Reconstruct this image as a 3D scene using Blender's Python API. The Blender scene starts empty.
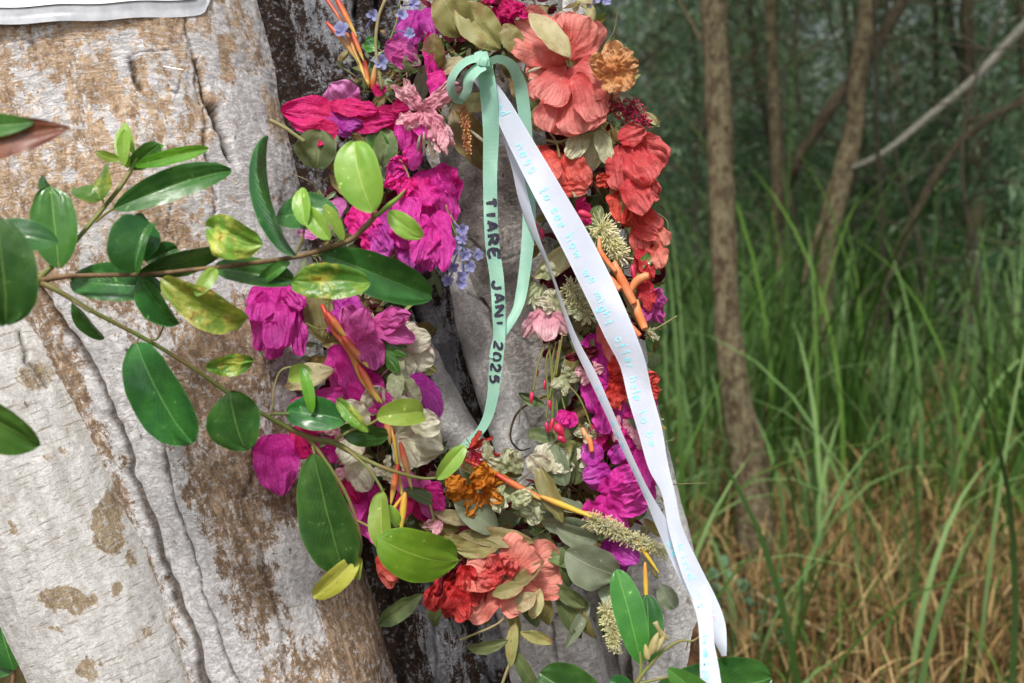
import bpy, math, random
import numpy as np
from mathutils import Vector, Matrix

# ------------------------------------------------------------------ camera, sky, sun, exposure
scene = bpy.context.scene
col = scene.collection
F = 995.0
PITCH = math.radians(10.0)
CAM = np.array([0.0, 0.0, 1.45])
RIGHT = np.array([1.0, 0.0, 0.0])
FWD = np.array([0.0, math.cos(PITCH), -math.sin(PITCH)])
UP = np.array([0.0, math.sin(PITCH), math.cos(PITCH)])
cam_data = bpy.data.cameras.new('camera')
cam = bpy.data.objects.new('camera', cam_data)
col.objects.link(cam)
cam.location = CAM
cam.rotation_euler = (math.pi / 2 - PITCH, 0, 0)
cam_data.sensor_width = 36.0
cam_data.lens = 36.0 * F / 1024.0
cam_data.clip_start = 0.02
cam_data.clip_end = 500.0
cam_data.dof.use_dof = True
cam_data.dof.focus_distance = 0.99
cam_data.dof.aperture_fstop = 5.0
scene.camera = cam

SUN_EL, SUN_AZ = math.radians(56), math.radians(196)     # azimuth clockwise from +Y: behind the camera, to its left
world = bpy.data.worlds.new('World')
scene.world = world
world.use_nodes = True
wn = world.node_tree
wn.nodes.clear()
w_out = wn.nodes.new('ShaderNodeOutputWorld')
w_bg = wn.nodes.new('ShaderNodeBackground')
w_sky = wn.nodes.new('ShaderNodeTexSky')
w_hs = wn.nodes.new('ShaderNodeHueSaturation')
w_sky.sky_type = 'NISHITA'
w_sky.sun_disc = False
w_sky.sun_elevation = SUN_EL
w_sky.sun_rotation = SUN_AZ
w_sky.dust_density = 4.0
w_hs.inputs['Saturation'].default_value = 0.30            # overcast: a nearly white sky
w_bg.inputs['Strength'].default_value = 0.115
wn.links.new(w_sky.outputs[0], w_hs.inputs['Color'])
wn.links.new(w_hs.outputs[0], w_bg.inputs['Color'])
wn.links.new(w_bg.outputs[0], w_out.inputs['Surface'])

sun_data = bpy.data.lights.new('sun', 'SUN')
sun_data.energy = 2.8
sun_data.angle = math.radians(8)
sun_data.color = (1.0, 0.96, 0.9)
sun = bpy.data.objects.new('sun', sun_data)
col.objects.link(sun)
_sd = Vector((math.sin(SUN_AZ) * math.cos(SUN_EL), math.cos(SUN_AZ) * math.cos(SUN_EL), math.sin(SUN_EL)))
sun.rotation_euler = _sd.to_track_quat('Z', 'Y').to_euler()
sun.location = (-3, -5, 8)

scene.view_settings.view_transform = 'Standard'
scene.view_settings.look = 'None'
scene.view_settings.exposure = 0.45
scene.view_settings.gamma = 1.0
scene.view_settings.use_curve_mapping = False
scene.render.engine = 'CYCLES'
scene.cycles.max_bounces = 6
scene.cycles.transparent_max_bounces = 8

rnd = random.Random(7)
nrs = np.random.RandomState(11)

# ------------------------------------------------------------------ helpers
def W(px, py, d):
    """world point seen at a photograph position, d metres in front of the camera"""
    px = np.asarray(px, float); py = np.asarray(py, float); d = np.asarray(d, float)
    return (CAM + d[..., None] * FWD + ((px - 512) / F * d)[..., None] * RIGHT
            + ((341.5 - py) / F * d)[..., None] * UP)

def ground_depth(py):
    return CAM[2] / (math.sin(PITCH) + (py - 341.5) / F * math.cos(PITCH))

def VB(v):
    """view-aligned vector (right, up, towards camera) to world"""
    v = np.asarray(v, float)
    return v[..., 0:1] * RIGHT + v[..., 1:2] * UP - v[..., 2:3] * FWD

def _hash(ix, iy, iz, seed):
    h = (ix * 374761393 + iy * 668265263 + iz * 2147483647 + seed * 974711) & 0xFFFFFFFF
    h = ((h ^ (h >> 13)) * 1274126177) & 0xFFFFFFFF
    h = (h ^ (h >> 16)) & 0xFFFFFFFF
    return h / 4294967295.0 * 2 - 1

def vnoise(p, seed=0):
    p = np.asarray(p, float)
    i = np.floor(p).astype(np.int64); f = p - i
    f = f * f * f * (f * (f * 6 - 15) + 10)
    r = 0
    for dx in (0, 1):
        for dy in (0, 1):
            for dz in (0, 1):
                w = (f[..., 0] if dx else 1 - f[..., 0]) * (f[..., 1] if dy else 1 - f[..., 1]) * (f[..., 2] if dz else 1 - f[..., 2])
                r = r + w * _hash(i[..., 0] + dx, i[..., 1] + dy, i[..., 2] + dz, seed)
    return r

def fbm(p, octv=4, seed=0, gain=0.5):
    a, s, t = 1.0, 0, 0
    for k in range(octv):
        s = s + a * vnoise(np.asarray(p) * (2.03 ** k), seed + k * 17)
        t += a; a *= gain
    return s / t

def spline(P, n=None, ts=None):
    """Catmull-Rom through rows of P; returns n rows (or rows at parameter ts in 0..1)"""
    P = np.asarray(P, float)
    m = len(P) - 1
    if ts is None:
        ts = np.linspace(0, 1, n)
    t = np.clip(np.asarray(ts) * m, 0, m - 1e-9)
    i = t.astype(int); f = (t - i)[:, None]
    Q = np.vstack([2 * P[0] - P[1], P, 2 * P[-1] - P[-2]])
    a, b, c, d = Q[i], Q[i + 1], Q[i + 2], Q[i + 3]
    return 0.5 * (2 * b + (c - a) * f + (2 * a - 5 * b + 4 * c - d) * f ** 2 + (3 * b - 3 * c + d - a) * f ** 3)

WORLD = {}
def wloc(o): return WORLD[o.name]

def tag(o, label=None, cat=None, group=None, kind=None):
    if label: o['label'] = label
    if cat: o['category'] = cat
    if group: o['group'] = group
    if kind: o['kind'] = kind
    return o

def empty(name, loc, label, cat, group=None, parent=None):
    o = bpy.data.objects.new(name, None)
    o.empty_display_size = 0.05
    col.objects.link(o)
    WORLD[o.name] = np.asarray(loc, float)
    o.location = np.asarray(loc, float) - (wloc(parent) if parent else 0)
    if parent: o.parent = parent
    if label: tag(o, label, cat, group)
    return o

def mesh_data(name, V, Q, mat, uv=None, attrs=None, smooth=True, fmat=None):
    V = np.asarray(V, float); Q = np.asarray(Q, np.int64)
    k = Q.shape[1]
    me = bpy.data.meshes.new(name)
    me.vertices.add(len(V)); me.vertices.foreach_set('co', V.ravel().astype(np.float32))
    me.loops.add(Q.size); me.loops.foreach_set('vertex_index', Q.ravel().astype(np.int32))
    me.polygons.add(len(Q))
    me.polygons.foreach_set('loop_start', (np.arange(len(Q)) * k).astype(np.int32))
    me.polygons.foreach_set('loop_total', np.full(len(Q), k, np.int32))
    if fmat is not None:
        me.polygons.foreach_set('material_index', np.asarray(fmat, np.int32))
    me.update(calc_edges=True)
    me.polygons.foreach_set('use_smooth', np.full(len(Q), smooth, bool))
    if uv is not None:
        l = me.uv_layers.new(name='UVMap')
        l.data.foreach_set('uv', np.asarray(uv, float)[Q.ravel()].ravel().astype(np.float32))
    for n, a in (attrs or {}).items():
        at = me.attributes.new(n, 'FLOAT', 'POINT'); at.data.foreach_set('value', np.asarray(a, np.float32).ravel())
    for m in (mat if isinstance(mat, (list, tuple)) else [mat]):
        me.materials.append(m)
    me.validate()
    return me

def mk(name, V, Q, mat, parent=None, uv=None, attrs=None, smooth=True, origin=None, fmat=None):
    V = np.asarray(V, float)
    if origin is None: origin = V[:1].mean(0) if len(V) else np.zeros(3)
    o = bpy.data.objects.new(name, mesh_data(name, V - origin, Q, mat, uv, attrs, smooth, fmat))
    col.objects.link(o)
    WORLD[o.name] = np.asarray(origin, float)
    o.location = np.asarray(origin, float) - (wloc(parent) if parent else 0)
    if parent: o.parent = parent
    return o

class MB:
    """collects quad pieces"""
    def __init__(s): s.V = []; s.Q = []; s.U = []; s.M = []; s.n = 0
    def add(s, V, Q, U=None, m=0):
        s.V.append(np.asarray(V, float)); s.Q.append(np.asarray(Q) + s.n); s.n += len(V)
        s.U.append(np.zeros((len(V), 2)) if U is None else np.asarray(U, float)); s.M.append(np.full(len(Q), m))
    def build(s, name, mat, parent=None, smooth=True, origin=None):
        return mk(name, np.vstack(s.V), np.vstack(s.Q), mat, parent, np.vstack(s.U), None, smooth, origin, np.concatenate(s.M))

def gridq(nu, nv, wrap=False):
    """quads of a grid with nv rows of nu points"""
    a = np.arange(nu if wrap else nu - 1); r = np.arange(nv - 1)
    A, R = np.meshgrid(a, r)
    A = A.ravel(); R = R.ravel(); B = (A + 1) % nu
    return np.stack([R * nu + A, R * nu + B, (R + 1) * nu + B, (R + 1) * nu + A], 1)

def tube(P, R, ns=10, wob=0.0, seed=0, cap=True):
    """closed tube along world points P with radii R"""
    P = np.asarray(P, float); R = np.asarray(R, float)
    n = len(P)
    T = np.gradient(P, axis=0); T /= np.linalg.norm(T, axis=1)[:, None] + 1e-12
    ref = np.array([0.3, 0.9, 0.28]) if abs(T[0] @ np.array([0.3, 0.9, 0.28])) < 0.85 else np.array([1.0, 0, 0])
    U = np.cross(T, ref); U /= np.linalg.norm(U, axis=1)[:, None] + 1e-12
    Vv = np.cross(T, U)
    th = np.linspace(0, 2 * math.pi, ns, endpoint=False)
    ring = (np.cos(th)[None, :, None] * U[:, None] + np.sin(th)[None, :, None] * Vv[:, None])
    rr = R[:, None] * np.ones((1, ns))
    if wob:
        q = P[:, None] + ring * R[:, None, None]
        rr = rr * (1 + wob * fbm(q / (R.mean() * 2.2), 3, seed))
    V = P[:, None] + ring * rr[..., None]
    L = np.concatenate([[0], np.cumsum(np.linalg.norm(np.diff(P, axis=0), axis=1))])
    uv = np.stack([np.broadcast_to(th[None] / (2 * math.pi), (n, ns)), np.broadcast_to(L[:, None], (n, ns))], -1)
    V = V.reshape(-1, 3); uv = uv.reshape(-1, 2); Q = gridq(ns, n, True)
    if cap:
        V = np.vstack([V, P[:1], P[-1:]]); uv = np.vstack([uv, uv[:1], uv[-1:]])
        a = np.arange(0, ns, 1); c0, c1 = n * ns, n * ns + 1
        # triangles written as degenerate-free quads over pairs of sides
        q0 = [[c0, (2 * k + 2) % ns, 2 * k + 1, 2 * k] for k in range(ns // 2)]
        b = (n - 1) * ns
        q1 = [[c1, b + 2 * k, b + 2 * k + 1, b + (2 * k + 2) % ns] for k in range(ns // 2)]
        Q = np.vstack([Q, q0, q1])
    return V, Q, uv

def tube_px(pts, n=24, ns=8, **k):
    """pts rows: px, py, depth, radius in photograph pixels"""
    S = spline(np.array(pts, float), n)
    return tube(W(S[:, 0], S[:, 1], S[:, 2]), S[:, 3] * S[:, 2] / F, ns, **k)

# ------------------------------------------------------------------ node helpers
class NT:
    def __init__(s, name):
        s.m = bpy.data.materials.new(name); s.m.use_nodes = True
        s.t = s.m.node_tree; s.t.nodes.clear()
        s.out = s.n('ShaderNodeOutputMaterial')
    def n(s, typ, ins=None, **at):
        x = s.t.nodes.new(typ)
        for k, v in at.items(): setattr(x, k, v)
        for k, v in (ins or {}).items():
            if hasattr(v, 'is_output'): s.t.links.new(v, x.inputs[k])
            elif v is not None: x.inputs[k].default_value = v
        return x
    def math(s, op, a, b=None, c=None, clamp=False):
        x = s.t.nodes.new('ShaderNodeMath'); x.operation = op; x.use_clamp = clamp
        for i, v in enumerate((a, b, c)):
            if v is None: continue
            if hasattr(v, 'is_output'): s.t.links.new(v, x.inputs[i])
            else: x.inputs[i].default_value = v
        return x.outputs[0]
    def mix(s, f, a, b, blend='MIX'):
        x = s.t.nodes.new('ShaderNodeMix'); x.data_type = 'RGBA'; x.blend_type = blend
        for i, v in ((0, f), (6, a), (7, b)):
            if hasattr(v, 'is_output'): s.t.links.new(v, x.inputs[i])
            elif i == 0: x.inputs[0].default_value = v
            else: x.inputs[i].default_value = tuple(v[:3]) + (1,)
        return x.outputs[2]
    def ss(s, v, lo, hi):
        x = s.t.nodes.new('ShaderNodeMapRange'); x.interpolation_type = 'SMOOTHSTEP'
        s.t.links.new(v, x.inputs[0])
        x.inputs[1].default_value = lo; x.inputs[2].default_value = hi
        return x.outputs[0]
    def noise(s, vec, scale, detail=4, rough=0.55, dist=0.0, out=0):
        x = s.n('ShaderNodeTexNoise', {'Scale': scale, 'Detail': detail, 'Roughness': rough, 'Distortion': dist, 'Vector': vec})
        return x.outputs[out]
    def mapping(s, vec, sc, loc=(0, 0, 0), rot=(0, 0, 0)):
        return s.n('ShaderNodeMapping', {'Vector': vec, 'Scale': sc, 'Location': loc, 'Rotation': rot}).outputs[0]
    def bump(s, h, strength, dist, normal=None):
        x = s.n('ShaderNodeBump', {'Height': h, 'Strength': strength, 'Distance': dist})
        if normal is not None: s.t.links.new(normal, x.inputs['Normal'])
        return x.outputs[0]
    def finish(s, colr, rough=0.6, normal=None, trans=0.0, tcol=None, spec=0.5, **extra):
        p = s.n('ShaderNodeBsdfPrincipled')
        def setin(k, v):
            if hasattr(v, 'is_output'): s.t.links.new(v, p.inputs[k])
            else: p.inputs[k].default_value = v if not isinstance(v, tuple) or len(v) == 4 else v + (1,)
        setin('Base Color', colr); setin('Roughness', rough); setin('Specular IOR Level', spec)
        for k, v in extra.items(): setin(k.replace('_', ' '), v)
        if normal is not None: setin('Normal', normal)
        sh = p.outputs[0]
        if trans:
            tr = s.n('ShaderNodeBsdfTranslucent')
            tc = tcol if tcol is not None else colr
            if hasattr(tc, 'is_output'): s.t.links.new(tc, tr.inputs['Color'])
            else: tr.inputs['Color'].default_value = tuple(tc[:3]) + (1,)
            if normal is not None: s.t.links.new(normal, tr.inputs['Normal'])
            sh = s.n('ShaderNodeMixShader', {0: trans, 1: sh, 2: tr.outputs[0]}).outputs[0]
        s.t.links.new(sh, s.out.inputs['Surface'])
        return s.m

def vmat(T, colr, h=0.02, v=0.35):
    """small hue and value change from object to object"""
    oi = T.n('ShaderNodeObjectInfo').outputs['Random']
    hs = T.n('ShaderNodeHueSaturation', {'Color': colr})
    T.t.links.new(T.math('MULTIPLY_ADD', oi, h, 0.5 - h / 2), hs.inputs['Hue'])
    T.t.links.new(T.math('MULTIPLY_ADD', oi, v, 1 - v / 2), hs.inputs['Value'])
    return hs.outputs[0]

def petal_mat(name, base, edge, vein=None, rough=0.5, trans=0.42, veins=14.0, crumple=1.0, var=0.2, spot=None):
    T = NT(name)
    uv = T.n('ShaderNodeTexCoord').outputs['UV']
    ob = T.n('ShaderNodeTexCoord').outputs['Object']
    sep = T.n('ShaderNodeSeparateXYZ', {0: uv})
    u, v = sep.outputs[0], sep.outputs[1]
    n1 = T.noise(ob, 60, 4)
    c = T.mix(T.ss(T.math('ADD', v, T.math('MULTIPLY', T.math('SUBTRACT', n1, .5), .8)), .15, .95), base, edge)
    # branching veins: lines that fan out from the base
    fan = T.math('DIVIDE', T.math('SUBTRACT', u, .5), T.math('ADD', v, .25))
    nd = T.math('MULTIPLY', T.math('SUBTRACT', T.noise(ob, 45, 3), .5), 1.4)
    w = T.math('SINE', T.math('ADD', T.math('MULTIPLY', fan, veins * 3.0), T.math('MULTIPLY', nd, 3)))
    vl = T.ss(w, .72, 1.0)
    vn = vein or tuple(x * .6 for x in base)
    c = T.mix(T.math('MULTIPLY', vl, .45), c, vn)
    n2 = T.noise(ob, 220, 3)
    c = T.mix(T.math('MULTIPLY', T.ss(n2, .5, .75), .3), c, tuple(min(1, x * 1.4 + .05) for x in edge))
    if spot:
        c = T.mix(T.math('MULTIPLY', T.ss(T.noise(ob, 90, 3), .58, .68), .8), c, spot)
    c = vmat(T, c, .015, var)
    h = T.math('ADD', T.math('MULTIPLY', vl, -.5), T.math('MULTIPLY', T.noise(ob, 260, 5, .65), 1.0 * crumple))
    vo = T.n('ShaderNodeTexVoronoi', {'Vector': ob, 'Scale': 170.0}, feature='DISTANCE_TO_EDGE').outputs[0]
    h = T.math('ADD', h, T.math('MULTIPLY', T.ss(vo, 0, .18), .35 * crumple))
    nm = T.bump(h, .55, .0012)
    return T.finish(c, rough, nm, trans, spec=.3)

def leaf_mat(name, a, b, rib, rough=0.35, trans=0.25, galls=None, gall_thr=.6, side=16.0, spec=.5, dry=None):
    T = NT(name)
    uv = T.n('ShaderNodeTexCoord').outputs['UV']
    ob = T.n('ShaderNodeTexCoord').outputs['Object']
    sep = T.n('ShaderNodeSeparateXYZ', {0: uv})
    u, v = sep.outputs[0], sep.outputs[1]
    x = T.math('ABSOLUTE', T.math('SUBTRACT', u, .5))
    c = T.mix(T.ss(T.noise(ob, 35, 4), .35, .65), a, b)
    s = T.math('SINE', T.math('MULTIPLY', T.math('SUBTRACT', v, T.math('MULTIPLY', x, .9)), side * 6.28))
    sv = T.math('MULTIPLY', T.ss(s, .8, 1.0), T.ss(x, .5, .1))
    mr = T.ss(x, .022, .008)
    c = T.mix(T.math('MULTIPLY', sv, .22), c, rib)
    c = T.mix(T.math('MULTIPLY', mr, .75), c, rib)
    ed = T.ss(x, .47, .5)
    c = T.mix(T.math('MULTIPLY', ed, .5), c, rib)
    hb = T.noise(ob, 120, 3)
    h = T.math('ADD', T.math('MULTIPLY', sv, -.35), T.math('MULTIPLY', mr, -.9))
    h = T.math('ADD', h, T.math('MULTIPLY', hb, .6))
    if galls:
        g = T.math('MULTIPLY', T.ss(T.noise(ob, 62, 3, .6), gall_thr - .06, gall_thr + .16), T.ss(T.math('ABSOLUTE', T.math('SUBTRACT', v, .5)), .5, .2))
        c = T.mix(g, c, galls); h = T.math('ADD', h, T.math('MULTIPLY', g, 2.5))
        g2 = T.ss(T.noise(ob, 110, 3), gall_thr + .12, gall_thr + .2)
        c = T.mix(T.math('MULTIPLY', g2, g), c, (.3, .1, .01))
    if dry:
        c = T.mix(T.ss(T.noise(ob, 55, 4, .6), .5, .62), c, dry)
        c = T.mix(T.ss(T.noise(ob, 420, 2), .68, .76), c, tuple(x * .35 for x in dry))
    bl = T.noise(ob, 140, 4, .65)
    c = T.mix(T.math('MULTIPLY', T.ss(bl, .665, .71), .75), c, tuple(min(1, x * 1.6 + .05) for x in rib))
    c = T.mix(T.math('MULTIPLY', T.ss(T.noise(ob, 210, 3, .6), .71, .75), .8), c, (.10, .055, .02))
    c = vmat(T, c, .035, .4)
    nm = T.bump(T.math('ADD', h, T.math('MULTIPLY', T.noise(ob, 20, 2), 3.0)), .34, .0011)
    r = T.math('MULTIPLY_ADD', T.noise(ob, 70, 3), .3, rough - .15)
    tc = T.mix(.5, c, (min(1, a[0] * 2 + .06), min(1, a[1] * 2 + .08), a[2]))
    return T.finish(c, r, nm, trans, tc, spec=spec)

def plain_mat(name, a, b=None, rough=.6, scale=40, trans=0, bump=.4, bd=.001, var=.25, island=0, spec=.4, thr=(.35, .65)):
    T = NT(name)
    ob = T.n('ShaderNodeTexCoord').outputs['Object']
    n = T.noise(ob, scale, 5)
    c = T.mix(T.ss(n, *thr), a, b or a)
    if island:
        g = T.n('ShaderNodeNewGeometry').outputs['Random Per Island']
        hs = T.n('ShaderNodeHueSaturation', {'Color': c})
        T.t.links.new(T.math('MULTIPLY_ADD', g, .05, .475), hs.inputs['Hue'])
        T.t.links.new(T.math('MULTIPLY_ADD', g, island, 1 - island / 2), hs.inputs['Value'])
        c = hs.outputs[0]
    c = vmat(T, c, .01, var)
    return T.finish(c, rough, T.bump(T.noise(ob, scale * 5, 4), bump, bd), trans, spec=spec)

def bark_mat(name, pale, pale2, tan, dark, scale=1.0, lent=.5, thr=.5, contrast=.06, bump=1.0, vstretch=.45, rough=.85, wrinkle=.5, bgain=.17, grain=.5):
    T = NT(name)
    uv = T.n('ShaderNodeTexCoord').outputs['UV']
    bias = T.n('ShaderNodeAttribute', attribute_name='bias').outputs['Fac']
    crack_dark = T.n('ShaderNodeAttribute', attribute_name='crack_dark').outputs['Fac']
    m1 = T.mapping(uv, (1, vstretch, 1))
    m2 = T.mapping(uv, (1, .3, 1))
    m3 = T.mapping(uv, (.12, 1, 1), rot=(0, 0, .12))
    m4 = T.mapping(uv, (.45, 1, 1), rot=(0, 0, -.15))
    big = T.noise(m1, 22 * scale, 5, .6, .4)
    mid = T.noise(m1, 70 * scale, 8, .78, .3)
    fine = T.noise(uv, 330, 6, .75)
    f = T.math('ADD', T.math('MULTIPLY', big, .42), T.math('MULTIPLY', mid, .58))
    f = T.math('ADD', f, T.math('MULTIPLY', T.math('SUBTRACT', fine, .5), .26))
    f = T.math('ADD', f, T.math('MULTIPLY', bias, bgain))
    k = T.ss(f, thr - contrast, thr + contrast)
    # rough crumbly wrinkles running across the stem
    wr = T.noise(m4, 150, 6, .7, .8)
    wl = T.ss(T.math('ABSOLUTE', T.math('SUBTRACT', wr, .5)), .045, .0)
    pc = T.mix(T.ss(T.noise(m1, 60, 6, .75), .4, .62), pale, pale2)
    pc = T.mix(T.math('MULTIPLY', T.ss(T.noise(uv, 260, 4, .7), .56, .68), .6), pc, tan)
    streak = T.noise(m2, 110, 7, .75, .4)
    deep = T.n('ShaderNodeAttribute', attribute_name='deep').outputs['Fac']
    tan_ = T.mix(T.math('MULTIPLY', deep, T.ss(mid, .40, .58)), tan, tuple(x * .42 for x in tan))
    tc = T.mix(T.math('MULTIPLY', T.ss(streak, .56, .40), grain), tan_, dark)
    tc = T.mix(T.math('MULTIPLY', T.ss(fine, .5, .66), T.math('MULTIPLY_ADD', deep, -.45, .55)), tc, tuple(min(1, x * 1.55) for x in tan))
    tc = T.mix(T.math('MULTIPLY', T.ss(T.noise(uv, 150, 6, .78), .53, .60), .75), tc, tuple(x * .85 for x in pale))
    c = T.mix(k, pc, tc)
    c = T.mix(T.math('MULTIPLY', wl, wrinkle), c, tuple(x * .8 for x in dark))
    holes = T.ss(T.noise(m1, 120, 3, .6), .70, .74)
    c = T.mix(T.math('MULTIPLY', holes, .7), c, dark)
    ln = T.noise(m3, 330, 3, .6, .2)
    lns = T.ss(ln, .56, .68)
    c = T.mix(T.math('MULTIPLY', T.math('MULTIPLY', lns, lent), T.math('SUBTRACT', 1.0, T.math('MULTIPLY', k, .6))), c, tuple(x * .75 for x in tan))
    c = T.mix(T.math('MULTIPLY', crack_dark, .95, clamp=True), c, (dark[0] * .3, dark[1] * .28, dark[2] * .25))
    h = T.math('ADD', T.math('MULTIPLY', k, -.8), T.math('MULTIPLY', fine, 1.4))
    h = T.math('ADD', h, T.math('MULTIPLY', streak, T.math('MULTIPLY_ADD', k, 1.3, .3)))
    h = T.math('ADD', h, T.math('MULTIPLY', lns, -.6 * lent))
    h = T.math('ADD', h, T.math('MULTIPLY', wl, -1.6 * wrinkle))
    h = T.math('ADD', h, T.math('MULTIPLY', holes, -1.5))
    h = T.math('ADD', h, T.math('MULTIPLY', mid, 1.6))
    return T.finish(c, rough, T.bump(h, .9, .0019 * bump), spec=.2)

# ------------------------------------------------------------------ materials
M = {}
M['bark_white'] = bark_mat('bark_white', (.70, .695, .685), (.52, .505, .485), (.36, .285, .19), (.16, .11, .065), .9, lent=.6, thr=.585, contrast=.03, bump=.7, wrinkle=.1, grain=.7)
M['bark_patchy'] = bark_mat('bark_patchy', (.78, .77, .78), (.60, .59, .60), (.60, .43, .29), (.20, .12, .065), 1.2, lent=.1, thr=.5, contrast=.022, bump=1.0, vstretch=.6, wrinkle=.2, grain=.7, bgain=.11)
M['bark_dark'] = bark_mat('bark_dark', (.34, .35, .38), (.19, .19, .21), (.035, .018, .011), (.010, .006, .004), 1.2, lent=.1, thr=.455, contrast=.025, bump=1.9, vstretch=.28, wrinkle=.2)
M['bark_grey'] = bark_mat('bark_grey', (.56, .535, .51), (.40, .375, .35), (.22, .18, .15), (.06, .045, .035), 1.8, lent=.2, thr=.56, contrast=.07, bump=1.3, vstretch=.6, wrinkle=.25)
M['bark_pale'] = bark_mat('bark_pale', (.76, .75, .745), (.58, .57, .56), (.34, .27, .20), (.09, .06, .045), 1.5, lent=.2, thr=.60, contrast=.04, bump=1.0, wrinkle=.2)

# ------------------------------------------------------------------ the big tree: stems grown together
def polydist(px, py, line):
    """distance in pixels to a polyline of (x, y, w): returns distance divided by local width"""
    best = np.full(px.shape, 1e9)
    for (x0, y0, w0), (x1, y1, w1) in zip(line[:-1], line[1:]):
        dx, dy = x1 - x0, y1 - y0
        t = np.clip(((px - x0) * dx + (py - y0) * dy) / (dx * dx + dy * dy), 0, 1)
        dd = np.hypot(px - x0 - t * dx, py - y0 - t * dy) / np.maximum(w0 + (w1 - w0) * t, .3)
        best = np.minimum(best, dd)
    return best

def stem(name, pts, mat, parent, bias=lambda x, y: 0 * x, cracks=(), amp=.006, ridge=.0, seed=0, step=1.6, back=24, deep=lambda x, y: 0 * x):
    """pts: px, py, depth of axis, radius px. Dense where the camera can look, coarse above and below"""
    P = np.array(pts, float)
    dense = spline(P, 4000)
    py = dense[:, 1]
    inside = (py > -25) & (py < 710)
    d_in = dense[inside]
    L = np.concatenate([[0], np.cumsum(np.hypot(np.diff(d_in[:, 0]), np.diff(d_in[:, 1])))])
    n_in = int(L[-1] / step)
    rows = np.stack([np.interp(np.linspace(0, L[-1], n_in), L, d_in[:, k]) for k in range(4)], 1)
    up = dense[py <= -25]; dn = dense[py >= 710]
    S = [rows]
    if len(up): S.insert(0, up[np.linspace(0, len(up) - 1, 30).astype(int)])
    if len(dn): S.append(dn[np.linspace(0, len(dn) - 1, 40).astype(int)])
    S = np.vstack(S)
    C = W(S[:, 0], S[:, 1], S[:, 2]); R = S[:, 3] * S[:, 2] / F
    n = len(S)
    T = np.gradient(C, axis=0)
    for _ in range(6): T[1:-1] = (T[:-2] + T[1:-1] * 2 + T[2:]) / 4
    T /= np.linalg.norm(T, axis=1)[:, None]
    E2 = -FWD[None] - (T @ -FWD)[:, None] * T; E2 /= np.linalg.norm(E2, axis=1)[:, None]
    E1 = np.cross(T, E2); E1 *= np.sign(E1[:, :1])
    rmean = R.mean()
    nf = int(math.pi * S[(S[:, 1] > 0) & (S[:, 1] < 690)][:, 3].mean() / step) + 4
    th = np.concatenate([np.linspace(-.25, math.pi + .25, nf), np.linspace(math.pi + .25, 2 * math.pi - .25, back)[1:-1]])
    m = len(th)
    dirs = np.cos(th)[None, :, None] * E1[:, None] + np.sin(th)[None, :, None] * E2[:, None]
    B = C[:, None] + dirs * R[:, None, None]
    arc = np.concatenate([[0], np.cumsum(np.linalg.norm(np.diff(C, axis=0), axis=1))])
    U = np.stack([np.broadcast_to(-th[None] * rmean, (n, m)), np.broadcast_to(arc[:, None], (n, m))], -1)
    q = B * np.array([1, 1, .45])
    disp = amp * fbm(q * 11, 3, seed) + amp * .28 * fbm(q * 55, 3, seed + 5) + amp * .1 * fbm(B * 240, 2, seed + 9)
    if ridge:
        rn = 1 - np.abs(fbm(np.stack([U[..., 0] * 38, U[..., 1] * 5 + .6 * fbm(B * 20, 2, seed + 3), 0 * U[..., 0]], -1), 3, seed + 2)) * 2
        disp = disp + ridge * (rn - .5)
    # where each vertex stands in the photograph, for cracks and stains of the bark
    rel = B - CAM
    dep = rel @ FWD
    X = 512 + F * (rel @ RIGHT) / dep; Y = 341.5 - F * (rel @ UP) / dep
    front = np.sin(th)[None] > -.2
    crack_dark = np.zeros((n, m))  # darkens the bark colour along the crack and crease lines
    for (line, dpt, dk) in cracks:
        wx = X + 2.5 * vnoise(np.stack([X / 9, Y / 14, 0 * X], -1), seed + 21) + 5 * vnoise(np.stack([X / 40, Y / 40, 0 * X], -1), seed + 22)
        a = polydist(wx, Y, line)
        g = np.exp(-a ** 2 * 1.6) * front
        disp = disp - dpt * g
        crack_dark = np.maximum(crack_dark, dk * np.clip((g - .3) * 2.2, 0, 1))
    V = B + dirs * disp[..., None]
    b = bias(X, Y) + 0 * X
    return mk(name, V.reshape(-1, 3), gridq(m, n, True), mat, parent, U.reshape(-1, 2),
              {'bias': b, 'crack_dark': crack_dark, 'deep': deep(X, Y) + 0 * X}, origin=C[-1])

def blobs(base, L):
    def f(x, y):
        r = 0 * x + base(x, y) if callable(base) else 0 * x + base
        o = 0 * x
        x, y = (x + 9 * fbm(np.stack([x / 16, y / 16, o], -1), 4, 31), y + 12 * fbm(np.stack([x / 16, y / 16, o + 5], -1), 4, 32))
        for (cx, cy, rx, ry, ang, s) in L:
            a = math.radians(ang)
            u = ((x - cx) * math.cos(a) + (y - cy) * math.sin(a)) / rx
            v = (-(x - cx) * math.sin(a) + (y - cy) * math.cos(a)) / ry
            r = r + s * np.exp(-(u * u + v * v) ** 1.5)
        return r
    return f

tree = empty('large_tree', W(200, 1555, 1.1), 'massive old tree with patchy white and brown bark, several stems grown together behind the lei', 'tree')

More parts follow.
